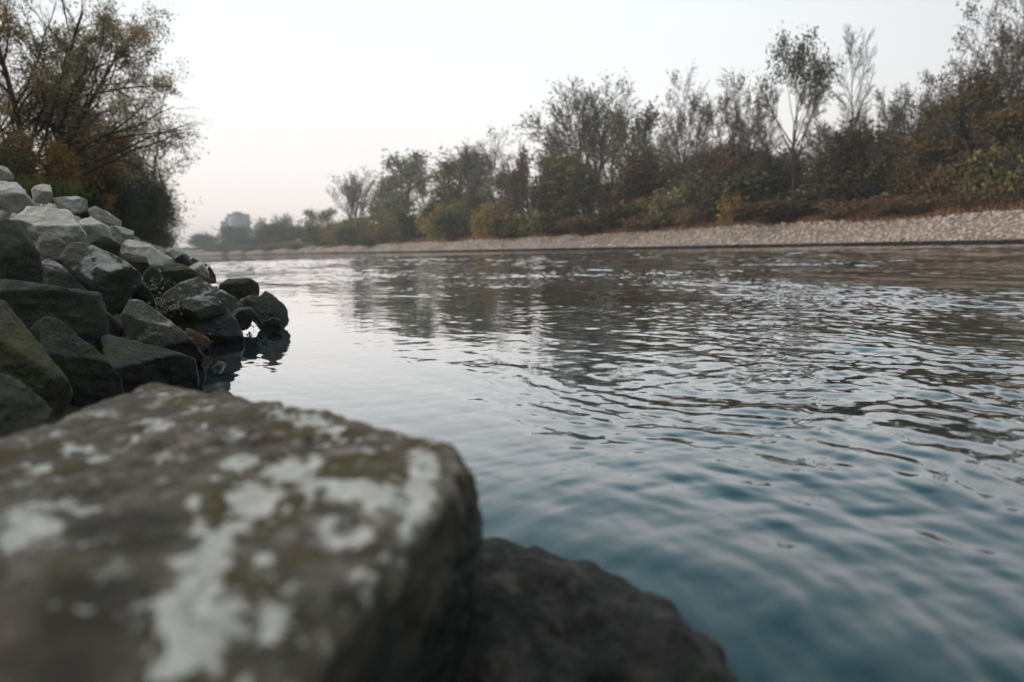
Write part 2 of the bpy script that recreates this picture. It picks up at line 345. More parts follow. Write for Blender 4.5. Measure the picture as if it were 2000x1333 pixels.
def px_rock(poly, depth, thick=1.0, seed=0, sub=5, front=(), rough=0.05, tilt=(18, 48), grow=1.02, down=0.12):
    """stone whose outline fills a convex photo polygon at its own distance, with real thickness behind and facets in front"""
    r_ = np.random.default_rng(1000+seed)
    W = np.array([at(a, b, depth) for a, b in poly]); c = W.mean(0); v = unit(c-EYE)
    right = unit(np.cross(v, [0, 0, 1])); up = np.cross(right, v)
    q = np.stack([(W-c)@right, (W-c)@up], 1)
    w_, h_ = np.ptp(q[:, 0]), np.ptp(q[:, 1]); th = thick*0.5*(min(w_, h_)+0.5*max(w_, h_))
    q = q*grow; area = 0.5*np.sum(q[:, 0]*np.roll(q[:, 1], -1)-np.roll(q[:, 0], -1)*q[:, 1])
    if area < 0: q = q[::-1]
    pl = []
    for i in range(len(q)):
        a, b = q[i], q[(i+1) % len(q)]; e = b-a
        n2 = np.array([e[1], -e[0]])/(np.linalg.norm(e)+1e-9)
        m3 = n2[0]*right + n2[1]*up; dist = float(n2@((a+b)/2))
        if n2[1] < -0.5: dist += down*h_
        dist = max(dist, 0.05*h_)
        f1 = R(r_.uniform(*tilt))*(1.0 if n2[1] > 0 else 0.35)
        pl.append((unit(m3*math.cos(f1)-v*math.sin(f1)), dist*math.cos(f1)*1.0 + 0.0))
        f2 = R(r_.uniform(12, 40)); pl.append((unit(m3*math.cos(f2)+v*math.sin(f2)), dist*math.cos(f2)+0.04*th))
        pl.append((m3, dist))
    # facets turned to the camera must stay outside the outline: lift them to the silhouette
    pl = [(n, d if abs(n@v) < 1e-6 else d + th*0.42*abs(n@v)) for n, d in pl]
    t1 = r_.normal(0, 0.28, 2)
    pl.append((unit(-v + right*t1[0] + up*(t1[1]-0.05)), th*0.42)); pl.append((v, th*0.6))
    for (fx, fu, fd) in front: pl.append((unit(-v + right*fx + up*fu), th*fd))
    for _q in range(5):
        n = unit(r_.normal(size=3)); pl.append((n, max(max(float(np.sum(n*(a_*right+b_*up))) for a_, b_ in q), th*0.45)*r_.uniform(0.88, 1.0)))
    p, f = poly_rock(pl, (w_*0.5, h_*0.5, th*0.6), seed, sub, rough, 60, axes=np.stack([right, up, v]))
    return p, f, c
def add_rock(p, f, c, mat, label, cat='rock', name='rock', group=None):
    me = mesh(name, p, f, mat, True)
    return tag(obj(name, me, None, c), label, cat, group)

# the big lichen-covered stone under the camera -------------------------------------------------
ZT = 0.47
def TP(px, py, z=ZT): return on_z(px, py, z)
def front_stone():
    top = [(-420, 1010), (0, 846), (140, 775), (268, 700), (430, 742), (640, 796), (780, 818), (902, 846)]
    T = [TP(*q) for q in top]
    T += [TP(868, 1010), TP(782, 1090), TP(672, 1180), TP(612, 1290), TP(560, 1400), TP(380, 2100), TP(-420, 2100)]
    T = np.array(T); c = T[:11].mean(0) + np.array([0, 0, -0.24]); top_z = ZT
    pl = []
    def edge(i, j, lean):
        a, b = T[i], T[j]; e = unit(b-a); n = np.cross(e, [0, 0, 1.0]); n[2] = 0; n = unit(n)
        if n@(((a+b)/2)-c) < 0: n = -n
        n = unit(n*math.cos(R(lean)) + np.array([0, 0, 1])*math.sin(R(lean))); pl.append((n, float(n@((a+b)/2-c))))
    edge(0, 1, 22); edge(1, 2, 20); edge(2, 3, 22); edge(3, 4, 16); edge(4, 5, 14); edge(5, 7, 10)
    edge(7, 8, 3); edge(8, 9, -6); edge(9, 11, -14)
    pl.append((np.array([-0.45, -0.9, 0.0])/1.006, float((np.array([-0.45, -0.9, 0.0])/1.006)@(T[13]-c))))
    pl.append((np.array([-0.8, -0.6, 0.0]), float(np.array([-0.8, -0.6, 0.0])@(T[14]-c))))
    nt_ = unit([0.035, 0.02, 1.0]); pl.append((nt_, float(nt_@(TP(480, 960)-c))))
    pl.append((unit([0.02, -0.25, 1.0]), float(unit([0.02, -0.25, 1.0])@(TP(200, 1150, ZT+0.012)-c))))
    pl.append((np.array([0, 0, -1.0]), 0.34))
    v, f = ico(7)
    p, f = poly_rock(pl, (0.75, 0.75, 0.35), 3, 7, 0.0, 38)
    n1 = fbm(p*3.2+4, 4, 31); n2 = fbm(p*11+2, 4, 37, 0.6); n3 = fbm(p*34, 3, 41)
    pits = np.clip(fbm(p*7+8, 3, 43)-0.25, 0, 1)
    nn = p/np.linalg.norm(p, axis=1)[:, None]
    p = p + nn*(0.016*n1 + 0.009*n2 + 0.0034*n3 - 0.026*pits)[:, None]
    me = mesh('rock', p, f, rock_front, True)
    wpt = p + c
    # lichen patches: (photo place on the stone's top, radius in metres along x and y of the photo, strength)
    blobs = [(500, 990, 52, 42, 1.25), (470, 905, 60, 26, .85), (560, 918, 75, 28, .95), (600, 900, 40, 20, .7), (690, 962, 95, 22, 1.1), (740, 975, 50, 26, 1.0),
             (610, 950, 40, 20, .8), (815, 905, 34, 50, .85), (820, 960, 34, 60, 1.05), (800, 1030, 30, 45, 1.0), (845, 890, 25, 30, .7), (600, 815, 70, 24, .75), (650, 838, 36, 26, .75), (545, 800, 50, 16, .6),
             (420, 1085, 45, 60, .85), (390, 1150, 60, 70, .95), (440, 1185, 45, 60, .9), (370, 1235, 65, 60, .95), (330, 1290, 50, 40, .8), (510, 1100, 30, 50, .7),
             (520, 1190, 38, 34, .8), (640, 1045, 34, 40, .75), (730, 1110, 55, 22, .95), (690, 1150, 40, 22, .95), (645, 1200, 24, 40, .8), (770, 1070, 34, 24, .85),
             (60, 1035, 75, 40, 1.0), (30, 1060, 60, 40, .85), (150, 985, 60, 22, .7), (30, 945, 50, 30, .65), (90, 935, 40, 18, .6), (205, 890, 40, 30, .6),
             (300, 822, 60, 18, .65), (240, 850, 40, 16, .5), (330, 880, 46, 18, .65), (300, 755, 70, 16, .55), (380, 790, 70, 16, .45), (190, 800, 60, 14, .5),
             (455, 855, 40, 14, .5), (710, 880, 24, 16, .5), (770, 900, 18, 14, .5), (110, 1190, 30, 20, .5), (560, 1270, 34, 40, .55), (470, 1290, 60, 34, .5), (845, 850, 40, 14, .6)]
    rb = np.random.default_rng(8)
    for _ in range(90):
        bx, by = rb.uniform(20, 850), rb.uniform(760, 1300)
        if by > 1300-(bx-560)*1.0: continue
        q_ = rb.uniform(7, 22); blobs.append((bx, by, q_*1.3, q_*0.7*(0.6+by/1600), rb.uniform(.45, .85)))
    lich = np.zeros(len(wpt))
    for bx, by, rx, ry, st in blobs:
        o = TP(bx, by); ex = (TP(bx+rx, by)-o)[:2]; ey = (TP(bx, by+ry)-o)[:2]
        A = np.linalg.inv(np.stack([ex, ey], 1)); q = (wpt[:, :2]-o[:2]) @ A.T
        g_ = np.exp(-0.9*(q**2).sum(1))*st; lich = np.maximum(lich, g_)
    dark_patch = np.zeros(len(wpt))  # soft darker patches on the top, mixed into the base colour
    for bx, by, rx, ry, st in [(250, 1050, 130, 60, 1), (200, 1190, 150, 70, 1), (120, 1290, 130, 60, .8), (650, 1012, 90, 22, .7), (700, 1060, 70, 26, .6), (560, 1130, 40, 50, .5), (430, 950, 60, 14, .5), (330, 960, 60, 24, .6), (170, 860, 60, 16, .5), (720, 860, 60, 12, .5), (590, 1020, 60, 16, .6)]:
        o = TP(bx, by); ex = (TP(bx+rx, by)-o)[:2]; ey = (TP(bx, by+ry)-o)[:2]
        q = (wpt[:, :2]-o[:2]) @ np.linalg.inv(np.stack([ex, ey], 1)).T; dark_patch = np.maximum(dark_patch, np.exp(-0.8*(q**2).sum(1))*st)
    sa = me.attributes.new('dark_patch', 'FLOAT', 'POINT'); sa.data.foreach_set('value', dark_patch.astype(np.float32))
    lich *= sstep(0.40, 0.455, wpt[:, 2])
    a = me.attributes.new('lichen', 'FLOAT', 'POINT'); a.data.foreach_set('value', lich.astype(np.float32))
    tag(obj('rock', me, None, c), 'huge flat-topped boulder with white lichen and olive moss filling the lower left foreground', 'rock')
front_stone()

# stones one can single out: outline in the photo, distance, material, label
NAMED = [
 ([(-60, 425), (45, 432), (78, 500), (85, 555), (-60, 560)], 3.2, rock_low, 'almost black block with a grey top corner at the left edge, mid height', 1),
 ([(15, 445), (62, 398), (85, 392), (135, 412), (166, 455), (167, 472), (120, 512), (70, 517), (25, 480)], 4.9, rock_pale, 'large pale slab with a dark underside on top of the rock pile at left', 2),
 ([(-60, 350), (35, 357), (66, 398), (50, 413), (30, 408), (-60, 392)], 6.2, rock_pale, 'pale slab cut by the left edge, just above the large pale slab', 3),
 ([(-40, 322), (12, 326), (28, 346), (10, 352), (-40, 347)], 8.4, rock_pale, 'small white stone at the left edge, highest on the bank beside green grass', 4),
 ([(62, 372), (72, 358), (98, 362), (103, 385), (90, 394), (66, 392)], 7.4, rock_pale, 'squarish pale stone at the upper rim beside the green grass tuft', 5),
 ([(105, 388), (150, 383), (172, 392), (171, 407), (135, 416), (110, 404)], 7.6, rock_pale, 'long rounded pale stone on the rim below the orange leaves', 6),
 ([(172, 410), (186, 403), (238, 432), (238, 444), (200, 446), (180, 434)], 8.2, rock_pale, 'narrow pale stone sloping down the rim under the dark shrubs', 7),
 ([(155, 432), (178, 424), (214, 444), (218, 462), (190, 468), (165, 452)], 6.8, rock_pale, 'pale grey stone behind the small black stone, right of the large pale slab', 8),
 ([(168, 466), (185, 457), (215, 466), (236, 480), (233, 498), (190, 499), (169, 485)], 5.6, rock_low, 'small black stone wedged right of the large pale slab', 9),
 ([(234, 484), (252, 468), (290, 478), (338, 506), (325, 517), (280, 514), (240, 500)], 7.0, rock_pale, 'flat pale slab sloping right above the mossy black-fronted stone', 10),
 ([(230, 500), (245, 494), (285, 502), (293, 518), (285, 532), (255, 531), (235, 516)], 5.8, rock_moss, 'olive topped stone with black front right of the lichen-spotted boulder', 11),
 ([(317, 524), (335, 511), (360, 519), (414, 545), (398, 554), (345, 548), (322, 538)], 6.0, rock_moss, 'long olive brown wedge pointing at the river above the pale-peaked rock', 12),
 ([(364, 524), (384, 513), (405, 512), (408, 532), (418, 548), (398, 550), (378, 542)], 6.7, rock_pale, 'light grey angular stone nearest the river behind the olive wedge', 13),
 ([(402, 528), (409, 519), (421, 538), (423, 552), (404, 552)], 6.9, rock_low, 'small dark stone touching the river side of the light grey angular stone', 14),
 ([(341, 506), (358, 494), (368, 500), (375, 513), (366, 522), (345, 519)], 7.6, rock_mid, 'dark rounded stone on the rim beneath the far-off bridge', 15),
 ([(318, 495), (343, 482), (358, 489), (366, 500), (342, 510), (322, 506)], 9.0, rock_pale, 'grey stone farthest along the rim before the far-off bridge', 16),
 ([(367, 511), (377, 503), (386, 508), (394, 518), (384, 522), (370, 520)], 8.2, rock_mid, 'tiny dark stone at the waterline in front of the far bank', 17),
 ([(281, 534), (294, 519), (304, 522), (334, 563), (325, 575), (295, 575), (279, 556)], 5.2, rock_moss, 'steep dark stone with a yellow-green mossy edge in the middle of the pile', 18),
 ([(300, 535), (325, 530), (350, 548), (352, 566), (330, 572), (305, 560)], 5.9, rock_low, 'black stone in the gap behind the pale-peaked rock', 19),
 ([(118, 513), (140, 475), (160, 471), (225, 499), (279, 536), (266, 570), (240, 602), (210, 614), (172, 582), (145, 542)], 4.3, rock_mid, 'boulder freckled with white lichen, pale upper left edge, centre of the rock pile', 20),
 ([(258, 545), (272, 541), (297, 574), (302, 590), (282, 594), (258, 572)], 4.7, rock_low, 'small dark splinter of stone right of the lichen-spotted boulder', 21),
 ([(78, 517), (95, 507), (120, 519), (162, 560), (150, 577), (80, 568)], 4.0, rock_mid, 'grey wedge between the black block and the lichen-spotted boulder', 22),
 ([(-60, 553), (20, 549), (110, 560), (190, 574), (206, 600), (213, 650), (180, 668), (80, 665), (-60, 655)], 3.1, rock_low, 'wide dark block with a level mossy upper edge at left', 23),
 ([(203, 612), (214, 611), (242, 645), (237, 658), (208, 658)], 3.9, rock_low, 'small dark stone at the right foot of the wide dark block', 24),
 ([(-90, 560), (0, 584), (40, 618), (82, 672), (122, 728), (153, 766), (140, 795), (100, 800), (0, 770), (-90, 730)], 2.3, rock_moss, 'long dark boulder with a yellow-green mossy band slanting down from the left edge', 25),
 ([(-90, 722), (0, 730), (42, 746), (102, 802), (70, 870), (-90, 890)], 1.75, rock_low, 'dark rounded boulder at the left edge just behind the huge foreground boulder', 26),
 ([(62, 642), (90, 621), (115, 627), (150, 653), (197, 690), (242, 745), (244, 785), (150, 790), (110, 740), (78, 690)], 2.6, rock_low, 'dark ridged boulder behind the summit of the huge foreground boulder', 27),
 ([(206, 662), (225, 650), (262, 661), (305, 672), (352, 690), (404, 703), (404, 716), (388, 738), (392, 758), (340, 790), (240, 780), (214, 715)], 3.25, rock_low, 'flat-topped wet dark rock reaching into the river behind the foreground boulder', 28),
 ([(238, 622), (262, 580), (290, 598), (342, 634), (377, 664), (400, 697), (396, 712), (340, 716), (258, 684)], 4.05, rock_mid, 'dark wedge with a sharp sunlit ridge sloping down to the water', 29),
 ([(311, 602), (320, 575), (350, 555), (388, 540), (410, 558), (426, 580), (445, 612), (430, 622), (390, 630), (340, 636), (315, 624)], 5.0, rock_mid, 'pyramid-shaped rock with a pale peak near the water', 30),
 ([(338, 645), (370, 618), (440, 598), (462, 628), (471, 650), (450, 676), (400, 690), (345, 680)], 5.15, rock_low, 'low wet rock at the waterline below the pale-peaked rock', 31),
 ([(428, 560), (445, 545), (490, 545), (509, 556), (512, 574), (482, 586), (445, 582), (431, 572)], 7.0, rock_low, 'blocky black rock standing out in the river behind the outermost one', 32),
 ([(493, 602), (505, 581), (519, 569), (546, 588), (561, 602), (563, 622), (545, 640), (510, 640), (495, 622)], 6.1, rock_low, 'angular black rock farthest out in the river', 33),
 ([(418, 580), (430, 564), (456, 580), (478, 601), (460, 608), (435, 606)], 6.0, rock_mid, 'slanting grey slab between the pale-peaked rock and the blocky black rock', 34),
 ([(451, 613), (465, 602), (490, 600), (498, 612), (491, 630), (475, 642), (460, 632)], 5.75, rock_mid, 'small wet stone with a shiny top left of the outermost rock', 35),
 ([(468, 587), (490, 576), (510, 580), (506, 596), (485, 600), (471, 598)], 6.6, rock_mid, 'small grey stone between the blocky and the outermost black rock', 36),
 ([(519, 627), (531, 620), (545, 623), (549, 631), (525, 636)], 5.95, rock_mid, 'tiny glistening stone at the foot of the outermost rock', 37),
 ([(358, 653), (368, 639), (386, 649), (402, 655), (412, 670), (390, 682), (368, 676)], 4.75, rock_rust, 'small rust-coloured stone at the water behind the dark wedge', 38),
 ([(395, 778), (425, 762), (446, 764), (460, 777), (440, 800), (400, 800)], 2.95, rock_low, 'tip of a dark stone peeping over the rim of the foreground boulder', 39),
 ([(100, 352), (118, 372), (150, 378), (140, 388), (108, 386)], 8.6, rock_pale, 'thin pale stone behind the long rounded one on the rim', 40),
 ([(206, 446), (226, 441), (262, 452), (262, 470), (236, 478), (214, 466)], 8.0, rock_pale, 'rounded pale stone with a brown hollow above the flat pale slab', 41),
]
FR = {30: [(0.35, 0.55, 0.30), (0.55, -0.35, 0.42)], 28: [(0.1, 1.1, 0.42)], 29: [(0.25, 1.0, 0.40)], 2: [(0.05, 1.9, 0.30), (0.15, -0.5, 0.44)], 3: [(0.0, 1.9, 0.36)], 10: [(0.1, 2.2, 0.36)], 5: [(0, 1.5, .4)], 6: [(0.1, 1.6, .4)], 8: [(0, 1.6, .4)],
      25: [(0.5, 0.9, 0.36)], 27: [(0.6, 0.6, 0.36)], 20: [(-0.1, 0.75, 0.42), (0.3, -0.5, 0.45)], 33: [(-0.6, 0.3, 0.3), (0.7, 0.3, 0.36)], 32: [(0.2, 0.8, 0.5), (0.9, 0, 0.5)],
      12: [(0, 1.3, 0.4)], 11: [(0, 1.4, 0.42)], 23: [(0, 1.0, 0.52)], 31: [(0, 0.8, 0.42)], 26: [(0.5, 0.7, 0.4)]}
for poly, dep, mat, lab, sd_ in NAMED:
    p, f, c = px_rock(poly, dep, 1.15, sd_, 6 if sd_ in (20, 23, 25, 26, 27, 28, 29, 30, 2, 31, 33) else 5, FR.get(sd_, ()), 0.075, down=0.5 if sd_ in (25, 26, 27, 28, 23, 29, 31) else 0.15)
    add_rock(p, f, c, mat, lab)

# the dark rock half under water at the bottom centre
def lower_rock():
    c = np.array(on_z(1130, 1260, 0.02)); pl = []
    r_ = np.random.default_rng(5)
    outl = [(880, 1130), (905, 1085), (990, 1052), (1060, 1040), (1110, 1058), (1200, 1105), (1300, 1170), (1385, 1250), (1445, 1335), (1420, 1500), (1100, 1600), (850, 1450)]
    zs = [0.10, 0.12, 0.12, 0.13, 0.12, 0.09, 0.06, 0.03, 0.0, 0.0, 0.0, 0.05]
    T = np.array([on_z(a, b, z) for (a, b), z in zip(outl, zs)]); c = T.mean(0); c[2] = -0.12
    for i in range(len(T)):
        a, b = T[i], T[(i+1) % len(T)]; e = unit(b-a); n = unit(np.cross(e, [0, 0, 1.0])*np.array([1, 1, 0]))
        if n@((a+b)/2-c) < 0: n = -n
        n = unit(n + np.array([0, 0, 0.55])); pl.append((n, float(n@((a+b)/2-c))))
    pl += [(np.array([0.05, -0.05, 1.0]), 0.27), (unit([0.5, 0.2, 1]), 0.235), (unit([-0.3, -0.5, 1]), 0.25), (np.array([0, 0, -1.0]), 0.4)]
    p, f = poly_rock(pl, (0.4, 0.4, 0.25), 9, 7, 0.0, 14)
    nn = p/np.linalg.norm(p, axis=1)[:, None]
    p = p + nn*(0.024*fbm(p*4, 4, 3) + 0.013*fbm(p*13, 4, 8, 0.6) + 0.012*(0.5-np.abs(fbm(p*8, 2, 15))))[:, None]
    m_ = rock_material('wet_dark_rock', (0.004, 0.004, 0.004), (0.036, 0.034, 0.032), (0.15, 0.14, 0.125), 0.42, 0.0, wet_shade_z=0.05, detail=2.2)
    add_rock(p, f, c, m_, 'dark pitted boulder half under water at the bottom centre')
lower_rock()

# the bank's other stones: prototypes copied over the slope
protos = {}
for k in range(12):
    r_ = np.random.default_rng(300+k); pl = []
    for q in range(13):
        n = unit(r_.normal(size=3)*np.array([1, 1, 1.15])); pl.append((n, 0.5*r_.uniform(0.58, 1.0)*(0.62 if abs(n[2]) > 0.75 else 1)))
    p, f = poly_rock(pl, (0.5, 0.5, 0.4), 60+k, 4, 0.09, 40)
    for nm, mt in (('low', rock_low), ('mid', rock_mid), ('pale', rock_pale)):
        protos[nm, k] = mesh('rock', p, f, mt, True)
def place_stone(X, Y, s, kind, label, group):
    o = bpy.data.objects.new('rock', protos[kind, rng.integers(12)]); COL.objects.link(o)
    o.location = (X, Y, float(ground_z(np.array([X]), np.array([Y]))[0]) + s*0.16)
    o.rotation_euler = (rng.normal(0, 0.25), -0.45+rng.normal(0, 0.25), rng.uniform(0, 6.28)); o.scale = (s*rng.uniform(.9, 1.35), s*rng.uniform(.8, 1.1), s*rng.uniform(.65, .95))
    tag(o, label, 'rock', group)
def zone(Y, n):
    if n < 0.55: return ('low', 'dark wet stone at the waterline, %s', 'dark stones at the near waterline')
    if n < 1.6: return ('mid', 'grey stone low on the bank, %s', 'grey stones low on the near bank')
    return ('pale', 'pale stone high on the bank, %s', 'pale stones high on the near bank')
cnt = 0; Ycur = 0.9
cells = []
Yc = 1.6
while Yc < 38:
    s = 0.34 if Yc < 9 else 0.46 + 0.006*(Yc-9)
    n_ = -0.15 if Yc > 9 else 0.15
    while n_ < 4.4:
        cells.append((Yc + rng.uniform(-.3, .3)*s, n_ + rng.uniform(-.25, .25)*s, s*rng.uniform(0.75, 1.3))); n_ += s*0.98
    Yc += s*1.02
BB = []
for poly_, dep_, *_ in NAMED:
    q_ = np.array(poly_); BB.append((q_[:, 0].min(), q_[:, 1].min(), q_[:, 0].max(), q_[:, 1].max(), dep_))
def hides(X, Y, z, s):
    d = np.array([X, Y, z])-EYE; dz = d@_F
    if dz < 0.5: return True
    px, py = 1000+FPX*(d@_RT)/dz, 666.5-FPX*(d@_UP)/dz; rr = 0.42*s*FPX/dz
    if dz < 1.6: return True
    return any(px+rr > a and px-rr < c and py+rr*.7 > b and py-rr*.7 < e and dz-0.3*s < dep_+0.6 for a, b, c, e, dep_ in BB)
def shown(X, Y, z):
    d = np.array([X, Y, z])-EYE; dz = d@_F
    if dz < 0.4: return -1
    px, py = 1000+FPX*(d@_RT)/dz, 666.5-FPX*(d@_UP)/dz
    return 1.0/dz if -60 < px < 2000 and -40 < py < 1380 else -1
cells = [(shown(0.2-n_, Yc, 0.62*n_+0.1), Yc, n_, s) for Yc, n_, s in cells if not hides(0.2-n_, Yc, float(ground_z(np.array([0.2-n_]), np.array([Yc]))[0])+0.16*s, s)]
cells = sorted([c_ for c_ in cells if c_[0] > 0], reverse=True)
solo, rest = cells[:245], cells[245:]
for _, Yc, n_, s in solo:
    kd, lb, gp = zone(Yc, n_)
    b_ = 0 if Yc <= 6 else 1 if Yc <= 10 else 2 if Yc <= 16 else 3 if Yc <= 24 else 4
    where = ('filling gaps in the near pile', 'just behind the near pile', 'below the orange shrubs', 'below the dark shrubs', 'far along before the bridge')[b_]
    sz_ = 'large ' if s > (0.36 if Yc < 9 else 0.54) else 'small '
    place_stone(0.2-n_, Yc, s, kd, sz_ + lb % where, sz_ + gp + ' ' + where)

# small stones as masses: the far end of the near bank, the far bank's riprap
def stone_mass(name, X, Y, s, mat, label, flat=0.75, lift=0.12):
    n = len(X); v, f = ico(1); v = v*0.5
    nv = len(v); P_ = np.empty((n, nv, 3), np.float32)
    base = [v*(1+0.28*np.random.default_rng(900+q).normal(size=(nv, 1))).clip(0.55, 1.5) for q in range(16)]
    pick = rng.integers(0, 16, n); B = np.array(base)[pick]
    A = rng.normal(size=(n, 3, 3)); Q, _ = np.linalg.qr(A)
    B = np.einsum('nij,nvj->nvi', Q, B)*np.stack([s*rng.uniform(.8, 1.4, n), s*rng.uniform(.8, 1.3, n), s*flat*rng.uniform(.7, 1.2, n)], 1)[:, None, :]
    Zg = ground_z(X, Y)
    P_ = B + np.stack([X, Y, Zg+s*lift], 1)[:, None, :]
    F_ = (f[None]+(np.arange(n)*nv)[:, None, None]).reshape(-1, 3)
    return tag(obj(name, mesh(name, P_.reshape(-1, 3), F_, mat)), label, name.replace('_', ' '), None, 'stuff')
def stone_mass_mat(name, a, b, c, wet=0.18):
    m = M(name); g = m.n('ShaderNodeNewGeometry'); rp = m.n('ShaderNodeValToRGB'); m.l(g.outputs['Random Per Island'], rp.inputs[0])
    e = rp.color_ramp.elements; e.new(0.5)
    for q, (p_, c_) in zip(e, ((0, a), (0.5, b), (1, c))): q.position = p_; q.color = (*c_, 1)
    sp = m.n('ShaderNodeSeparateXYZ'); m.l(g.outputs['Position'], sp.inputs[0])
    nn = m.noise(g.outputs['Position'], 5, 6, 0.7)
    col = m.mix(m.rng(nn, 0.3, 0.7, 0, 0.5), rp.outputs[0], tuple(q*0.6 for q in b))
    wz = m.rng(m.math('ADD', sp.outputs['Z'], m.math('MULTIPLY', m.math('SUBTRACT', nn, 0.5), 0.25)), wet, wet+0.08, 1, 0)
    col = m.mix(wz, col, (0.012, 0.014, 0.013)); m.bsdf(col, 0.9, nn, 0.4, 0.05, 0.25); return m.m
SM_FAR = stone_mass_mat('far_riprap', (0.32, 0.27, 0.24), (0.44, 0.375, 0.335), (0.58, 0.505, 0.455), 0.36)
SM_NEAR = stone_mass_mat('near_riprap', (0.16, 0.16, 0.15), (0.30, 0.30, 0.285), (0.48, 0.48, 0.46), 0.2)
xs, yv, sv = [], [], []
for Y0, Y1, dens, sz in ((-14, 40, 17.0, .25), (40, 110, 13, .27), (110, 260, 6, .40), (260, 680, 1.4, .85)):
    L_ = Y1-Y0; n = int(L_*6.0*dens); Yq = rng.uniform(Y0, Y1, n)
    edge_ = 5.6+0.7*vnoise(np.stack([Yq*0.12, 0*Yq, 0*Yq], 1), 77)
    o = rng.uniform(-0.35, 1.0, n)*1.0; o = -0.35 + rng.uniform(0, 1, n)*(edge_+0.35)
    xs.append(Xf(Yq)+o); yv.append(Yq); sv.append(sz*np.exp(rng.normal(0, 0.28, n)))
stone_mass('riprap', np.concatenate(xs), np.concatenate(yv), np.concatenate(sv), SM_FAR, 'band of pale pinkish riprap stones along the far bank')
xs = [0.2-c_[2] for c_ in rest]; yv = [c_[1] for c_ in rest]; sv = [c_[3] for c_ in rest]
n = 2600; Yq = 38+rng.uniform(0, 1, n)**1.6*160; xs = np.concatenate([xs, Xn(Yq)-rng.uniform(-.3, 4.6, n)]); yv = np.concatenate([yv, Yq]); sv = np.concatenate([sv, 0.5*np.exp(rng.normal(0, .2, n))])
stone_mass('riprap', xs, yv, sv, SM_NEAR, 'stones of the near bank too far along to tell apart')
# pebbles caught in the gaps between the near rocks
pb = []
for (cx, cy, dep, sp_, n) in ((305, 592, 4.85, 0.10, 160), (318, 604, 4.8, 0.08, 90), (285, 560, 4.9, 0.10, 90), (345, 668, 4.6, 0.1, 60), (462, 640, 5.8, 0.10, 50)):
    c = at(cx, cy, dep); q = c + rng.normal(size=(n, 3))*np.array([sp_, sp_*1.2, sp_*0.30]); pb.append(q)
pb = np.concatenate(pb); v, f = ico(1); n = len(pb); s_ = rng.uniform(0.004, 0.013, n)
PV = (v[None]*s_[:, None, None]*rng.uniform(.5, 1.5, (n, 1, 3))+pb[:, None, :]).reshape(-1, 3); PF = (f[None]+(np.arange(n)*len(v))[:, None, None]).reshape(-1, 3)
tag(obj('pebbles', mesh('pebbles', PV, PF, stone_mass_mat('pebble', (0.06, 0.06, 0.055), (0.16, 0.155, 0.14), (0.5, 0.5, 0.48), -1), True)), 'small pale pebbles and shells caught between the near rocks', 'pebbles', None, 'stuff')

# ------------------------------------------------------------------ trees
def tubes(segs, sides):
    """segs (n,8): p0, p1, r0, r1"""
    segs = np.asarray(segs); p0, p1, r0, r1 = segs[:, :3], segs[:, 3:6], segs[:, 6], segs[:, 7]
    d = p1-p0; d /= np.linalg.norm(d, axis=1)[:, None]+1e-9
    ref = np.where(np.abs(d[:, 2:3]) > 0.9, np.array([[1., 0, 0]]), np.array([[0, 0, 1.]]))
    u = np.cross(d, ref); u /= np.linalg.norm(u, axis=1)[:, None]; v = np.cross(d, u)
    a = np.arange(sides)*2*np.pi/sides; ring = u[:, None, :]*np.cos(a)[None, :, None]+v[:, None, :]*np.sin(a)[None, :, None]
    V = np.concatenate([p0[:, None]+ring*r0[:, None, None], p1[:, None]+ring*r1[:, None, None]], 1).reshape(-1, 3)
    b = (np.arange(len(segs))*2*sides)[:, None]; i = np.arange(sides)[None]; j = (i+1) % sides
    F_ = np.stack([b+i, b+j, b+sides+j, b+sides+i], -1).reshape(-1, 4)
    return V, F_
def leaf_quads(C, size, r_, droop=0.0):
    n = len(C); a = r_.normal(size=(n, 3)); a[:, 2] -= droop; a /= np.linalg.norm(a, axis=1)[:, None]
    b = np.cross(a, r_.normal(size=(n, 3))); b /= np.linalg.norm(b, axis=1)[:, None]
    s = (size*r_.uniform(0.6, 1.3, n))[:, None]
    V = np.stack([C-a*s*0.6, C-b*s*0.32, C+a*s*0.6, C+b*s*0.32], 1).reshape(-1, 3)
    return V, np.arange(4*n).reshape(n, 4)
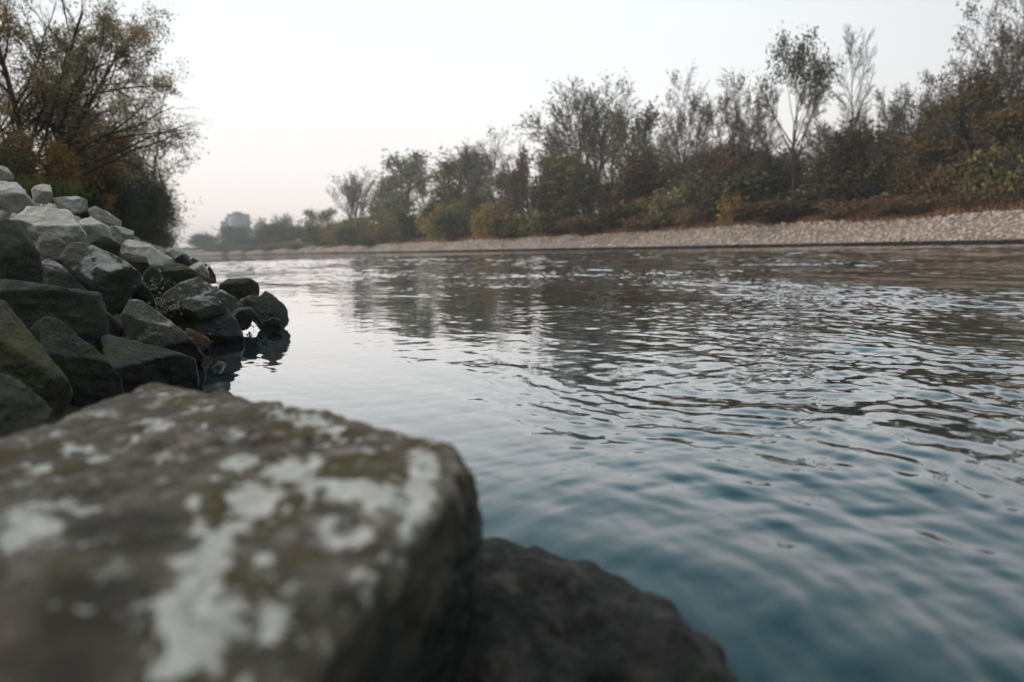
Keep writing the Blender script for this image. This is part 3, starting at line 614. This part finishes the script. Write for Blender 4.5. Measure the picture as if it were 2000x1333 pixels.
def grow(seed, P):
    r_ = random.Random(seed); segs, tips = [], []
    def br(p, d, L, r, lev):
        n = P['seg'][lev]; pts = []
        for i in range(n):
            f0, f1 = i/n, (i+1)/n
            wv = P['wob'][lev]
            d = (d + Vector((r_.gauss(0, wv), r_.gauss(0, wv), r_.gauss(0, wv)+P['up'][lev]))).normalized()
            q = p + d*(L/n); ra, rb = r*(1-f0*0.75), r*(1-f1*0.75)
            segs.append((*p, *q, ra, rb, lev)); pts.append((p.copy(), q.copy(), d.copy(), rb, f1)); p = q
        if lev+1 < len(P['seg']):
            nc = P['n'][lev]; st = P['start'][lev]
            for c in range(nc):
                f = st + (1-st)*(c+r_.random()*0.9)/nc; k = min(int(f*n), n-1); a, b, dd, rb, _ = pts[k]
                q = a.lerp(b, f*n-k)
                ax = dd.cross(Vector((r_.gauss(0, 1), r_.gauss(0, 1), r_.gauss(0, 1)))).normalized()
                ang = R(P['ang'][lev]*r_.uniform(0.65, 1.3)); nd = (dd*math.cos(ang) + ax*math.sin(ang)).normalized()
                if P.get('flat') and lev == 0: nd.z = max(nd.z, 0.05); nd.normalize()
                br(q, nd, L*P['len'][lev]*r_.uniform(0.7, 1.15)*(1-P.get('taper', .45)*(f-st)/(1-st+1e-6)), max(rb*P['rad'][lev], P['rmin']), lev+1)
        if lev >= len(P['seg'])-2:
            for a, b, dd, rb, f in pts: tips.append((*b, f))
    for s in range(P['stems']):
        a = r_.random()*6.28; sp = P['spread']*r_.uniform(0.5, 1.1) if P['stems'] > 1 else P['lean']
        d = Vector((math.cos(a)*math.sin(sp), math.sin(a)*math.sin(sp), math.cos(sp)))
        o = Vector((math.cos(a), math.sin(a), 0))*P.get('base', 0.15)*r_.random()
        br(o + Vector((0, 0, -0.3)), d, P['H']*r_.uniform(0.82, 1.0), P['r'], 0)
    return np.array(segs), np.array(tips)
def tree_meshes(seed, P, leafmat, nleaf, lsize, jitter, tmin=0, cut=1, bark=BARK, twig=TWIG, sides=5, droop=0.0, clump=1.6):
    segs, tips = grow(seed, P); r_ = np.random.default_rng(seed)
    big = segs[segs[:, 8] <= cut]; small = segs[segs[:, 8] > cut]
    V, F_ = tubes(big, sides+2); tm = mesh('trunk', V, F_, bark, True)
    V, F_ = tubes(small, 3); V2, F2 = np.zeros((0, 3)), np.zeros((0, 4), int)
    if nleaf:
        T = tips[:, :3]; T = T[T[:, 2] > tmin*np.percentile(T[:, 2], 99)]
        w_ = np.clip(0.42+fbm(T*0.55+seed, 2, seed), 0.02, None)**clump; w_ /= w_.sum()      # clumps and gaps
        C = T[r_.choice(len(T), nleaf, p=w_)] + r_.normal(size=(nleaf, 3))*jitter
        C[:, 2] = np.maximum(C[:, 2], 0.05)
        V2, F2 = leaf_quads(C, lsize, r_, droop)
    cm = mesh('crown', np.concatenate([V, V2]), np.concatenate([F_, F2+len(V)]), None, False, [twig, leafmat or twig], np.concatenate([np.zeros(len(F_)), np.ones(len(F2))]))
    allz = np.concatenate([segs[:, 5], V2[:, 2]]) if len(V2) else segs[:, 5]
    top = np.percentile(allz, 99.6); rad = np.percentile(np.hypot(segs[:, 3], segs[:, 4]), 90)
    return tm, cm, float(top), float(rad)

PB = dict(H=10, r=.32, stems=1, lean=0.05, spread=0.3, seg=[8, 5, 4, 3], wob=[.05, .10, .14, .18], up=[.03, .10, .06, .02], n=[15, 9, 7], start=[.28, .2, .15], ang=[38, 34, 36], len=[.55, .42, .40], rad=[.55, .55, .5], rmin=.018)
def var(**k): q = dict(PB); q.update(k); return q
SH = dict(H=3, r=.06, stems=9, lean=0, spread=.75, base=.10, seg=[5, 4, 3], wob=[.12, .18, .2], up=[.05, .04, 0], n=[8, 5], start=[.15, .1], ang=[42, 45], len=[.5, .45], rad=[.5, .5], rmin=.01)
KIND = {}
def kind(k, *a, **kw): KIND[k] = tree_meshes(*a, **kw)
DEC = dict(seg=[6, 5, 4, 3, 2], wob=[.06, .10, .13, .16, .2], start=[.42, .32, .25, .2], rad=[.72, .65, .6, .5], up=[.02, .05, .04, .02, 0], taper=.25, rmin=.030)
kind('bare_a', 21, var(**DEC, H=9, n=[8, 7, 6, 5], len=[.85, .58, .50, .48], ang=[34, 34, 36, 40]), L_SAGE, 1100, .26, .35)
kind('bare_b', 22, var(**DEC, H=8, stems=2, n=[6, 6, 6, 5], len=[.85, .60, .50, .48], ang=[38, 36, 38, 40]), L_SAGE, 1300, .26, .35)
kind('bare_c', 23, var(H=18, r=.22, rmin=.034, n=[17, 9, 8], ang=[38, 34, 38], len=[.32, .42, .4], start=[.42, .2, .15], up=[.02, .05, .03, 0], taper=.1), None, 0, .3, .3)
kind('fan', 24, var(**DEC, H=8, stems=4, n=[6, 6, 5, 5], len=[.75, .60, .50, .48], ang=[28, 32, 36, 40]), L_SAGE, 1500, .26, .35)
UMB = var(**{**DEC, 'start': [.55, .50, .3, .2], 'up': [.0, .06, .04, .02, 0], 'wob': [.03, .07, .12, .16, .2]}, H=9, n=[11, 7, 7, 5], len=[.90, .46, .48, .48], ang=[40, 34, 40, 44])
def _skew(sd_):
    t = grow(sd_, UMB)[1]; z_ = np.percentile(t[:, 2], 99); a_ = t[t[:, 2] > .78*z_]; lo_ = a_[:, :2].mean(0)
    return float(np.hypot(*lo_)) - 0.25*float(np.hypot(a_[:, 0], a_[:, 1]).mean())
kind('umbrella', min(range(60, 72), key=_skew), UMB, L_UMB, 2500, .28, .55, tmin=.80, clump=0)
kind('olive', 26, var(H=12, r=.30, start=[.12, .15, .1], n=[20, 9, 6], ang=[46, 38, 40], len=[.42, .45, .42], rmin=.028), L_OLIVE, 6000, .34, .55)
kind('sage', 27, var(H=12, stems=2, spread=.25, start=[.12, .15, .1], n=[16, 8, 6], ang=[44, 38, 40], len=[.42, .45, .42], rmin=.028), L_SAGE, 4600, .34, .5)
kind('dark', 28, var(H=8, stems=3, spread=.4, base=.8, start=[.06, .1, .1], n=[14, 8, 5], ang=[58, 45, 40], len=[.5, .48, .42], rmin=.028), L_DARK, 9000, .34, .6)
kind('russet', 29, var(H=10, stems=2, spread=.3, start=[.12, .15, .1], n=[15, 8, 6], ang=[44, 40, 40], len=[.42, .45, .42], rmin=.028), L_BROWN, 5200, .32, .5)
kind('orange', 30, var(H=12, stems=2, spread=.35, start=[.1, .15, .1], n=[17, 8, 6], ang=[50, 40, 40], len=[.48, .45, .42], rmin=.028), L_ORANGE, 7500, .34, .55)
kind('yellow_bush', 31, SH, L_YELLOW, 3800, .24, .28, cut=0)
kind('olive_bush', 32, SH, L_OLIVE, 5200, .26, .32, cut=0)
kind('dark_bush', 33, SH, L_DARK, 7500, .28, .36, cut=0)
kind('russet_bush', 34, SH, L_BROWN, 3800, .22, .30, cut=0)
kind('orange_bush', 35, SH, L_ORANGE, 4600, .22, .30, cut=0)

def plant(k, x, y, height, width, label, cat, group=None, name=None, rot=None):
    tm, cm, top, rad = KIND[k]
    z = float(ground_z(np.array([x]), np.array([y]))[0])
    e = bpy.data.objects.new(name or ('shrub' if 'bush' in k else 'tree'), None); COL.objects.link(e)
    e.location = (x, y, z-0.05); e.rotation_euler = (0, 0, rng.uniform(0, 6.28) if rot is None else rot)
    sh = height/top; sw = (width*0.5)/rad if width else sh; e.scale = (sw, sw, sh)
    o = bpy.data.objects.new('stems' if 'bush' in k else 'trunk', tm); COL.objects.link(o); o.parent = e
    o = bpy.data.objects.new('foliage' if 'bush' in k else 'crown', cm); COL.objects.link(o); o.parent = e
    return tag(e, label, cat, group)
def far_spot(px, off):
    """where the line of sight through px meets the strip that lies off metres behind the far waterline"""
    a = YAW + math.atan((px-1000)/FPX)
    lo, hi = 1.0, 3000.0
    for _ in range(60):
        m_ = (lo+hi)/2
        if m_*math.sin(a) - float(Xf(m_*math.cos(a))) - off > 0: hi = m_
        else: lo = m_
    return lo*math.sin(a), lo*math.cos(a), lo*math.cos(a-YAW)
BARE = {'bare_a': 1.35, 'bare_b': 1.3, 'bare_c': 1.3, 'fan': 1.1, 'umbrella': 1.0}
def far_plant(k, px, top, wpx, off, label, cat=None, group=None):
    X, Y, dep = far_spot(px, off); hor = 483-0.0255*(px-1000)
    z = float(ground_z(np.array([X]), np.array([Y]))[0])
    h = CAM_H + (hor-top)/FPX*dep/math.cos(PITCH)*1.0 - z
    return plant(k, X, Y, max(h, 1.0), wpx*BARE.get(k, 1.15)/FPX*dep, label, cat or ('shrub' if 'bush' in k else 'tree'), group)
for a in [
 ('dark', 421, 455, 52, 22, 'round hazy tree farthest left on the far bank, beside the bridge'),
 ('bare_b', 442, 458, 18, 26, 'thin hazy tree just right of the round one beside the bridge'),
 ('dark', 470, 437, 52, 26, 'hazy round tree standing in front of the high-rise'),
 ('dark', 500, 462, 60, 18, 'low hazy tree at the foot of the high-rise, to its right'),
 ('dark', 445, 474, 60, 16, 'low hazy bushy tree between the round tree and the high-rise'),
 ('dark', 535, 440, 70, 24, 'dark dome-shaped tree right of the high-rise'),
 ('bare_b', 524, 427, 36, 40, 'bare crown rising over the left shoulder of the dark dome-shaped trees'),
 ('fan', 563, 419, 40, 40, 'bare round crown rising over the middle of the dark dome-shaped trees'),
 ('dark', 572, 433, 80, 22, 'broad dark dome-shaped tree below the bare round crown'),
 ('dark', 612, 445, 46, 18, 'dark tree at the end of the dome-shaped row, before the yellow-green bushes'),
 ('sage', 648, 412, 50, 18, 'feathery yellow-green tree at the left start of the taller wood'),
 ('fan', 705, 342, 78, 26, 'bare fan-shaped tree with two stems standing alone above yellow-green bushes'),
 ('olive', 690, 425, 56, 16, 'low olive tree at the foot of the bare fan-shaped tree'),
 ('sage', 797, 312, 92, 18, 'tall grey-green tree right of the lone bare fan-shaped tree'),
 ('olive', 752, 350, 56, 16, 'slim olive tree against the left side of the tall grey-green tree'),
 ('bare_a', 836, 330, 40, 28, 'thin bare tree behind the right side of the tall grey-green tree'),
 ('olive', 892, 303, 84, 18, 'dark olive tree left of the narrow bare crown'),
 ('sage', 935, 300, 56, 22, 'grey-green tree between the dark olive tree and the narrow bare crown'),
 ('bare_a', 966, 271, 66, 20, 'narrow bare crown standing above the dark olive tree, left of the reddish tree'),
 ('russet', 1045, 292, 70, 18, 'reddish brown tree left of the tallest many-stemmed bare tree'),
 ('bare_b', 1095, 260, 66, 26, 'bare tree behind the reddish brown tree'),
 ('fan', 1150, 172, 150, 20, 'tallest many-stemmed bare tree in the middle of the far wood'),
 ('bare_a', 1195, 190, 66, 24, 'upright bare tree at the right of the many-stemmed one'),
 ('sage', 1248, 232, 74, 18, 'thinly leaved grey-green tree right of the many-stemmed bare tree'),
 ('russet', 1250, 300, 96, 13, 'rusty brown low tree in front of the thinly leaved grey-green one'),
 ('bare_a', 1340, 168, 76, 20, 'tall bare tree left of the one with a dark top'),
 ('bare_b', 1300, 240, 66, 26, 'short bare tree before the tall bare pair'),
 ('bare_c', 1372, 210, 50, 26, 'thin bare tree between the tall bare pair'),
 ('bare_a', 1418, 163, 80, 18, 'tall bare tree with a dark tufted top, left of the umbrella-shaped tree'),
 ('bare_b', 1472, 200, 66, 24, 'bare tree just left of the umbrella-shaped tree'),
 ('umbrella', 1545, 100, 130, 13, 'umbrella-shaped tree with dark leaves only at its flat top'),
 ('bare_c', 1656, 82, 60, 22, 'slender bare tree right of the umbrella-shaped one'),
 ('bare_b', 1725, 188, 80, 26, 'faint bare tree behind the round dark green tree'),
 ('bare_c', 1775, 185, 70, 30, 'faint bare tree left of the golden-leaved trees'),
 ('dark', 1690, 243, 150, 14, 'round dark green tree at the foot of the slender bare one'),
 ('dark', 1500, 285, 130, 15, 'dark green tree at the foot of the umbrella-shaped tree'),
 ('dark', 1600, 300, 110, 17, 'dark bushy tree right of the umbrella-shaped trunk'),
 ('bare_b', 1838, 160, 130, 16, 'leaning bare tree at the left of the golden-leaved trees'),
 ('orange', 1880, 168, 150, 14, 'golden orange tree below the tall bare trees at the right'),
 ('orange', 1975, 190, 140, 12, 'orange brown tree cut by the right edge'),
 ('orange', 1810, 262, 110, 12, 'low golden tree farthest left of the golden-leaved trees'),
 ('bare_a', 1900, 42, 110, 15, 'very tall bare tree second from the right edge'),
 ('bare_a', 1975, 16, 110, 13, 'tallest bare tree at the right edge'),
 ('bare_a', 2080, 60, 120, 13, 'bare tree just outside the right edge'),
 ('olive', 1350, 292, 100, 15, 'olive green tree at the foot of the tall bare pair'),
 ('olive', 1150, 305, 110, 15, 'olive green tree at the foot of the many-stemmed bare tree'),
 ('sage', 1000, 345, 80, 17, 'low grey-green tree left of the reddish brown tree'),
 ('russet', 1430, 290, 110, 15, 'brownish tree between the tall bare pair and the umbrella-shaped tree'),
 ('dark', 1090, 345, 90, 13, 'dark low tree under the reddish brown tree'),
 ('dark', 1215, 350, 90, 12, 'dark low tree under the rusty brown one'),
 ('dark', 1395, 345, 110, 12, 'dark low tree behind the small yellow shrub'),
 ('dark', 960, 375, 80, 13, 'dark low tree behind the yellow bushes'),
 ('dark', 860, 385, 80, 13, 'dark low tree under the dark olive tree'),
 ('dark', 1930, 300, 150, 15, 'dark bushy tree beneath the orange trees at the right edge'),
 ('dark', 1790, 320, 120, 13, 'dark bushy tree between the round dark one and the orange ones'),
]: far_plant(*a)
for i_ in range(26):
    px_ = 1010+i_*38+rng.uniform(-12, 12); tp_ = np.interp(px_, [1000, 1200, 1600, 2000], [340, 285, 255, 170])+rng.uniform(-25, 30)
    lm_ = ['low grey-green tree left of the reddish one', 'reddish brown tree', 'many-stemmed bare tree', 'rusty brown low tree', 'olive tree under the tall bare pair', 'dark-tufted tall bare tree', 'brownish tree left of the umbrella-shaped one', 'umbrella-shaped tree', 'pale leaning trunk', 'round dark green tree', 'low golden tree', 'golden orange tree', 'orange brown tree at the right edge'][i_//2]
    far_plant('bare_c' if i_ % 2 else 'bare_a', px_, tp_, rng.uniform(45, 75), 10.5+rng.uniform(0, 3), ('wider' if i_ % 2 == 0 else 'narrower') + ' thin bare sapling before the ' + lm_, 'tree', 'bare saplings at the front of the far wood')
GB = 'shrubs along the far riprap'
for a in [
 ('olive_bush', 640, 440, 46, 9, 'yellow-green bush at the left end of the bushes on the far bank'),
 ('yellow_bush', 668, 436, 44, 8, 'yellowish bush below and left of the lone bare fan-shaped tree'),
 ('olive_bush', 712, 432, 50, 9, 'olive bush directly below the lone bare fan-shaped tree'),
 ('yellow_bush', 765, 425, 54, 8, 'yellow-green bush below the tall grey-green tree'),
 ('olive_bush', 806, 415, 56, 9, 'olive bush at the foot of the tall grey-green tree, to its right'),
 ('yellow_bush', 858, 402, 60, 9, 'large yellow bush below the dark olive tree'),
 ('olive_bush', 905, 398, 60, 9, 'olive bush between the two large yellow ones'),
 ('yellow_bush', 948, 402, 54, 8, 'bright yellow-green bush below the narrow bare crown'),
 ('orange_bush', 988, 398, 50, 8, 'orange brown bush at the right end of the yellow bushes'),
 ('russet_bush', 1160, 425, 80, 7, 'russet bush at the edge of the stones under the many-stemmed bare tree'),
 ('olive_bush', 1060, 410, 80, 9, 'dark olive bush on the slope under the reddish brown tree'),
 ('yellow_bush', 1245, 390, 50, 9, 'thin yellow-green bush below the rusty brown tree'),
 ('olive_bush', 1310, 370, 90, 10, 'olive bush on the slope under the tall bare pair'),
 ('yellow_bush', 1432, 374, 60, 8.3, 'small bright yellow shrub on the brown slope'),
 ('russet_bush', 1290, 415, 90, 7, 'russet bush on the slope left of the bright yellow shrub'),
 ('russet_bush', 1370, 400, 80, 8, 'reddish thicket just left of the bright yellow shrub'),
 ('russet_bush', 1520, 395, 120, 8, 'brown thicket under the umbrella-shaped tree'),
 ('dark_bush', 1590, 350, 110, 10, 'dark bush right of the umbrella-shaped tree'),
 ('russet_bush', 1665, 385, 110, 8, 'brown thicket below the round dark green tree'),
 ('russet_bush', 1750, 378, 90, 8, 'brown thicket right of the round dark green tree'),
 ('russet_bush', 1835, 372, 130, 8, 'brown bramble bank under the golden trees'),
 ('russet_bush', 1950, 360, 120, 8, 'brown bramble bank near the right edge'),
 ('orange_bush', 1890, 300, 110, 10, 'orange bush beneath the golden orange tree'),
 ('olive_bush', 1985, 270, 90, 10, 'yellow-green bush at the right edge below the orange tree'),
 ('dark_bush', 1020, 425, 70, 8, 'dark bush right of the orange brown one'),
 ('dark_bush', 1110, 420, 80, 9, 'dark bush left of the russet bush on the far bank'),
 ('dark_bush', 1225, 405, 90, 9, 'dark bush behind the thin yellow-green one'),
 ('dark_bush', 1450, 345, 110, 12, 'dark bush behind the bright yellow shrub'),
 ('dark_bush', 740, 452, 50, 6, 'dark low bush between yellow-green bushes under the tall grey-green tree'),
 ('olive_bush', 590, 472, 50, 7, 'low green bush in front of the dark dome-shaped trees'),
 ('olive_bush', 545, 476, 50, 7, 'low green bush at the left foot of the dark dome-shaped trees'),
 ('olive_bush', 500, 480, 50, 7, 'low hazy bush right of the high-rise by the water'),
 ('olive_bush', 460, 483, 46, 7, 'low hazy bush under the high-rise by the water')]: far_plant(*a, group=GB)
# the wood's dim interior behind the front trees, one mass nobody could count
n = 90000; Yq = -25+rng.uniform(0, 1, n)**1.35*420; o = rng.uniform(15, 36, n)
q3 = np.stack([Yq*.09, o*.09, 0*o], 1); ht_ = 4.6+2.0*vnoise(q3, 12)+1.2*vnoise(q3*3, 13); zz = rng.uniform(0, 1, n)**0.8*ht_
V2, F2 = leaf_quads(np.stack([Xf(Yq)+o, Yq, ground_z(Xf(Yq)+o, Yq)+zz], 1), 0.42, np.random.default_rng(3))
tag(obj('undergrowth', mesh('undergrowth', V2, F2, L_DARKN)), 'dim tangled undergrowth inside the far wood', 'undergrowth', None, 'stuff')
# pale leaning trunk
segs = []; X, Y, dep = far_spot(1612, 10.5); z0 = float(ground_z(np.array([X]), np.array([Y]))[0])
e = bpy.data.objects.new('tree', None); COL.objects.link(e); e.location = (X, Y, z0); tag(e, 'pale leaning trunk with a few bare twigs right of the umbrella-shaped tree', 'tree')
P0 = [np.array([0.25, 0, -.2]), np.array([0.1, 0, 2.2]), np.array([-.25, 0, 4.6]), np.array([-.75, 0, 7.2]), np.array([-1.0, 0, 9.4])]
V, F_ = tubes([(*P0[i], *P0[i+1], .16-.03*i, .13-.03*i) for i in range(4)], 7); obj('trunk', mesh('trunk', V, F_, BARK_PALE, True), e)
tw = []
for q in range(60):
    b = P0[2]+(P0[4]-P0[2])*rng.random(); d = rng.normal(size=3); d[2] = abs(d[2])+.6; d = unit(d); L_ = rng.uniform(.6, 1.9); m_ = b+d*L_*.5
    tw.append((*b, *m_, .03, .022)); d2 = unit(d+rng.normal(size=3)*.3); tw.append((*m_, *(m_+d2*L_*.5), .022, .015))
V, F_ = tubes(tw, 3); obj('crown', mesh('crown', V, F_, TWIG), e)

# near-bank trees and shrubs on the left
def near_spot(px, b):
    a = YAW + math.atan((px-1000)/FPX); return -b, -b/math.tan(a), (-b/math.sin(a))*math.cos(a-YAW)
def near_plant(k, px, top, wpx, b, label, **kw):
    X, Y, dep = near_spot(px, b); hor = 483-0.0255*(px-1000); z = float(ground_z(np.array([X]), np.array([Y]))[0])
    return plant(k, X, Y, CAM_H+(hor-top)/FPX*dep/math.cos(PITCH)-z, wpx/FPX*dep, label, 'shrub' if 'bush' in k else 'tree', **kw)
KIND['willow'] = tree_meshes(51, var(H=10, r=.17, stems=3, spread=.16, base=.3, seg=[9, 6, 5, 4], start=[.14, .15, .1], n=[22, 11, 9], ang=[44, 36, 40], len=[.60, .45, .45], wob=[.05, .13, .18, .22], up=[.02, .04, .0, -.04], taper=.5, rmin=.006), L_WILLOW, 27000, .10, .13, sides=5, droop=.5)
KIND['willow_gold'] = tree_meshes(52, var(H=7, r=.10, stems=4, spread=.35, base=.4, seg=[8, 6, 5], start=[.15, .15], n=[16, 10], ang=[48, 42], len=[.5, .5], wob=[.07, .12, .16], up=[.02, .02, -.02], rmin=.006), L_GOLD, 22000, .10, .22, sides=5, droop=.4)
KIND['willow_shrub'] = tree_meshes(57, var(H=6, r=.08, stems=5, spread=.45, base=.3, seg=[7, 6, 5], start=[.12, .12], n=[16, 10], ang=[44, 42], len=[.5, .5], wob=[.07, .12, .16], up=[.02, .02, -.02], rmin=.006), L_WILLOW, 17000, .09, .16, sides=5, droop=.4)
KIND['near_dark_bush'] = tree_meshes(53, dict(SH, H=3, n=[12, 8], rmin=.006), L_DARKN, 19000, .10, .28, cut=0)
KIND['near_orange_bush'] = tree_meshes(54, dict(SH, H=3, n=[11, 7], rmin=.006), L_GOLD, 14000, .085, .2, cut=0)
near_plant('willow', 105, -45, 430, 4.6, 'large willow-like tree with thin grey-green leaves spreading over the near bank')
near_plant('willow', 20, -40, 360, 5.8, 'leafy tree cut by the left edge behind the orange-leaved one')
near_plant('willow_gold', 20, 70, 190, 4.6, 'tree with orange brown leaves at the left edge')
near_plant('willow_gold', 150, 210, 190, 4.4, 'orange-leaved sapling under the large willow-like tree')
near_plant('willow_shrub', 282, 165, 250, 5.0, 'grey-green small willow leaning over the river end of the near thicket')
near_plant('near_orange_bush', 195, 285, 120, 4.0, 'golden shrub in front of the large willow trunk')
near_plant('near_orange_bush', 110, 270, 110, 4.0, 'golden brown shrub left of the large willow trunk')
near_plant('near_dark_bush', 215, 330, 130, 4.3, 'dark shrub under the golden one on the near bank')
near_plant('near_dark_bush', 258, 318, 150, 4.8, 'tall dark shrub at the river end of the near thicket')
near_plant('near_dark_bush', 292, 365, 100, 4.6, 'dark shrub nearest the river on the near bank')
near_plant('near_dark_bush', 318, 405, 90, 4.4, 'dark shrub farthest along the near bank')
near_plant('near_dark_bush', 150, 310, 150, 4.4, 'dark undergrowth shrub at the foot of the large willow')
near_plant('near_dark_bush', 75, 285, 160, 4.6, 'dark shrub left of the willow, behind the pale rim stones')
near_plant('near_dark_bush', 5, 270, 170, 4.3, 'dark shrub at the left edge above the white stone')

# ------------------------------------------------------------------ grass
def blades(name, X, Y, h, mat, label, wdt=0.03, lean=0.35):
    n = len(X); Z = ground_z(X, Y); a = rng.uniform(0, 6.28, n); b = np.stack([X, Y, Z], 1)
    dx = np.stack([np.cos(a), np.sin(a), 0*a], 1)*wdt; tip = b + np.stack([rng.normal(0, lean, n)*h, rng.normal(0, lean, n)*h, h], 1)
    V = np.stack([b-dx, b+dx, tip], 1).reshape(-1, 3)
    return tag(obj(name, mesh(name, V, np.arange(3*n).reshape(n, 3), mat)), label, 'grass', None, 'stuff')
n = 60000; Yq = -14 + rng.uniform(0, 1, n)**1.5*330; o = 5.2 + rng.uniform(0, 1, n)**1.2*7 + 0.7*vnoise(np.stack([Yq*.12, 0*Yq, 0*Yq], 1), 77)
cl = np.clip(0.6+0.7*vnoise(np.stack([Yq*.35, o*.5, 0*o], 1), 5), .15, 1.4)
blades('dry_grass', Xf(Yq)+o, Yq, cl*rng.uniform(.35, 1.2, n), L_GRASS, 'reddish brown dry grass and bramble above the far riprap', 0.05, 0.5)
n = 26000; Yq = 1.5+rng.uniform(0, 1, n)**1.5*75; nn_ = rng.uniform(3.7, 9, n)
blades('grass', Xn(Yq)-nn_, Yq, rng.uniform(.10, .40, n), L_TURF, 'dark green grass along the top of the near bank', 0.012, 0.5)
c = at(82, 372, 7.9); n = 1200; q = rng.normal(0, .22, (n, 2))
V0 = c[None]+np.stack([q[:, 0], q[:, 1], 0*q[:, 0]-.1], 1); a = rng.uniform(0, 6.28, n); dx = np.stack([np.cos(a), np.sin(a), 0*a], 1)*.006
tp = V0+np.stack([rng.normal(0, .08, n), rng.normal(0, .08, n), rng.uniform(.08, .30, n)], 1)
tag(obj('grass_tuft', mesh('grass_tuft', np.stack([V0-dx, V0+dx, tp], 1).reshape(-1, 3), np.arange(3*n).reshape(n, 3), L_TURF)), 'green grass tuft between the white stones at the upper left', 'grass')

# ------------------------------------------------------------------ high-rise and bridge
def box(x0, y0, z0, x1, y1, z1):
    V = [(x0, y0, z0), (x1, y0, z0), (x1, y1, z0), (x0, y1, z0), (x0, y0, z1), (x1, y0, z1), (x1, y1, z1), (x0, y1, z1)]
    return V, [(0, 3, 2, 1), (4, 5, 6, 7), (0, 1, 5, 4), (1, 2, 6, 5), (2, 3, 7, 6), (3, 0, 4, 7)]
def boxes(name, L_, mat, parent):
    V, F_ = [], []
    for b in L_:
        v, f = box(*b); F_ += [tuple(i+len(V) for i in q) for q in f]; V += v
    return obj(name, mesh(name, V, F_, mat), parent)
def plain(name, c, r=0.8): m = M(name); g = m.n('ShaderNodeNewGeometry'); n_ = m.noise(g.outputs['Position'], 0.3, 5, 0.6); m.bsdf(m.mix(n_, tuple(q*0.85 for q in c), c), r); return m.m
BW, GLS = plain('facade', (0.09, 0.20, 0.26)), plain('dark_glass', (0.05, 0.09, 0.11), 0.2)
BD = 900.0
def bpos(px): a = YAW+math.atan((px-1000)/FPX); return BD/math.cos(a-YAW), a
rr_, a_ = bpos(472); B0 = np.array([rr_*math.sin(a_), rr_*math.cos(a_)])
e = bpy.data.objects.new('high_rise', None); COL.objects.link(e); e.location = (*B0, 4.0); e.rotation_euler = (0, 0, -YAW)
tag(e, 'blue-grey stepped high-rise tower rising behind the far trees', 'building')
u = BD/FPX
blocks = [(-19*u, -17, -4.2, 38, 8), (-12*u, -8*u+0, 0, 0, 0)]
masses = [(-23*u, -14*u, (496-437)*u), (-14*u, -9*u, (496-430)*u), (-9*u, 22*u, (496-425)*u)]
wl, wn = [], []
for x0, x1, h in masses:
    wl.append((x0, 0, -8, x1, 22, h))
boxes('wall', wl, BW, e)
boxes('roof', [(x0-.4, -.4, h, x1+.4, 22.4, h+.8) for x0, x1, h in masses if True][2:3] + [(-1*u, 5, masses[2][2]+.8, 11*u, 16, masses[2][2]+4.2)], BW, e)
for x0, x1, h in masses:
    for fl in range(1, int(h/3.4)):
        obj_w = boxes('window', [(x0+.8, -0.12, fl*3.4, x1-.8, -0.002, fl*3.4+1.5)], GLS, e)
e = bpy.data.objects.new('bridge', None); COL.objects.link(e)
BY = 655.0; bz = float(CAM_H + 8.6*BY/FPX)
e.location = (float(Xn(BY))+30, BY, 0); tag(e, 'low pale blue road bridge crossing the river in the haze', 'bridge')
BC = plain('bridge_paint', (0.14, 0.24, 0.27)); BL = plain('bridge_girder', (0.55, 0.62, 0.62))
boxes('deck', [(-60, 0, bz+1.0, 90, 10, bz+2.3)], BC, e)
boxes('girder', [(-60, 0.6, bz-0.6, 90, 9.4, bz+1.0)], BL, e)
boxes('railing', [(-60, -.1, bz+3.2, 90, 0, bz+3.35)]+[(q, -.1, bz+2.3, q+.15, 0, bz+3.2) for q in range(-60, 90, 3)], BC, e)
for q in (-22, 8, 38): boxes('pier', [(q, 1.5, -4, q+2.2, 8.5, bz-0.6)], BC, e)
for q in (-4.5, 9): boxes('mast', [(q, 4, bz+2.3, q+.35, 4.35, bz+13), (q-2.5, 4.05, bz+12.2, q+2.8, 4.3, bz+12.5)], BC, e)

# ------------------------------------------------------------------ haze
hm = bpy.data.materials.new('haze'); hm.use_nodes = True; ht = hm.node_tree; ht.nodes.clear()
ho = ht.nodes.new('ShaderNodeOutputMaterial'); hv = ht.nodes.new('ShaderNodeVolumePrincipled')
hv.inputs['Color'].default_value = (0.93, 0.98, 1.0, 1); hv.inputs['Density'].default_value = 0.00060; hv.inputs['Anisotropy'].default_value = 0.0
ht.links.new(hv.outputs[0], ho.inputs['Volume'])
V, F_ = box(-1700, -900, -6, 1700, 2300, 62)
tag(obj('haze', mesh('haze', V, F_, hm)), 'thin pale evening haze over the river', 'haze', None, 'stuff')
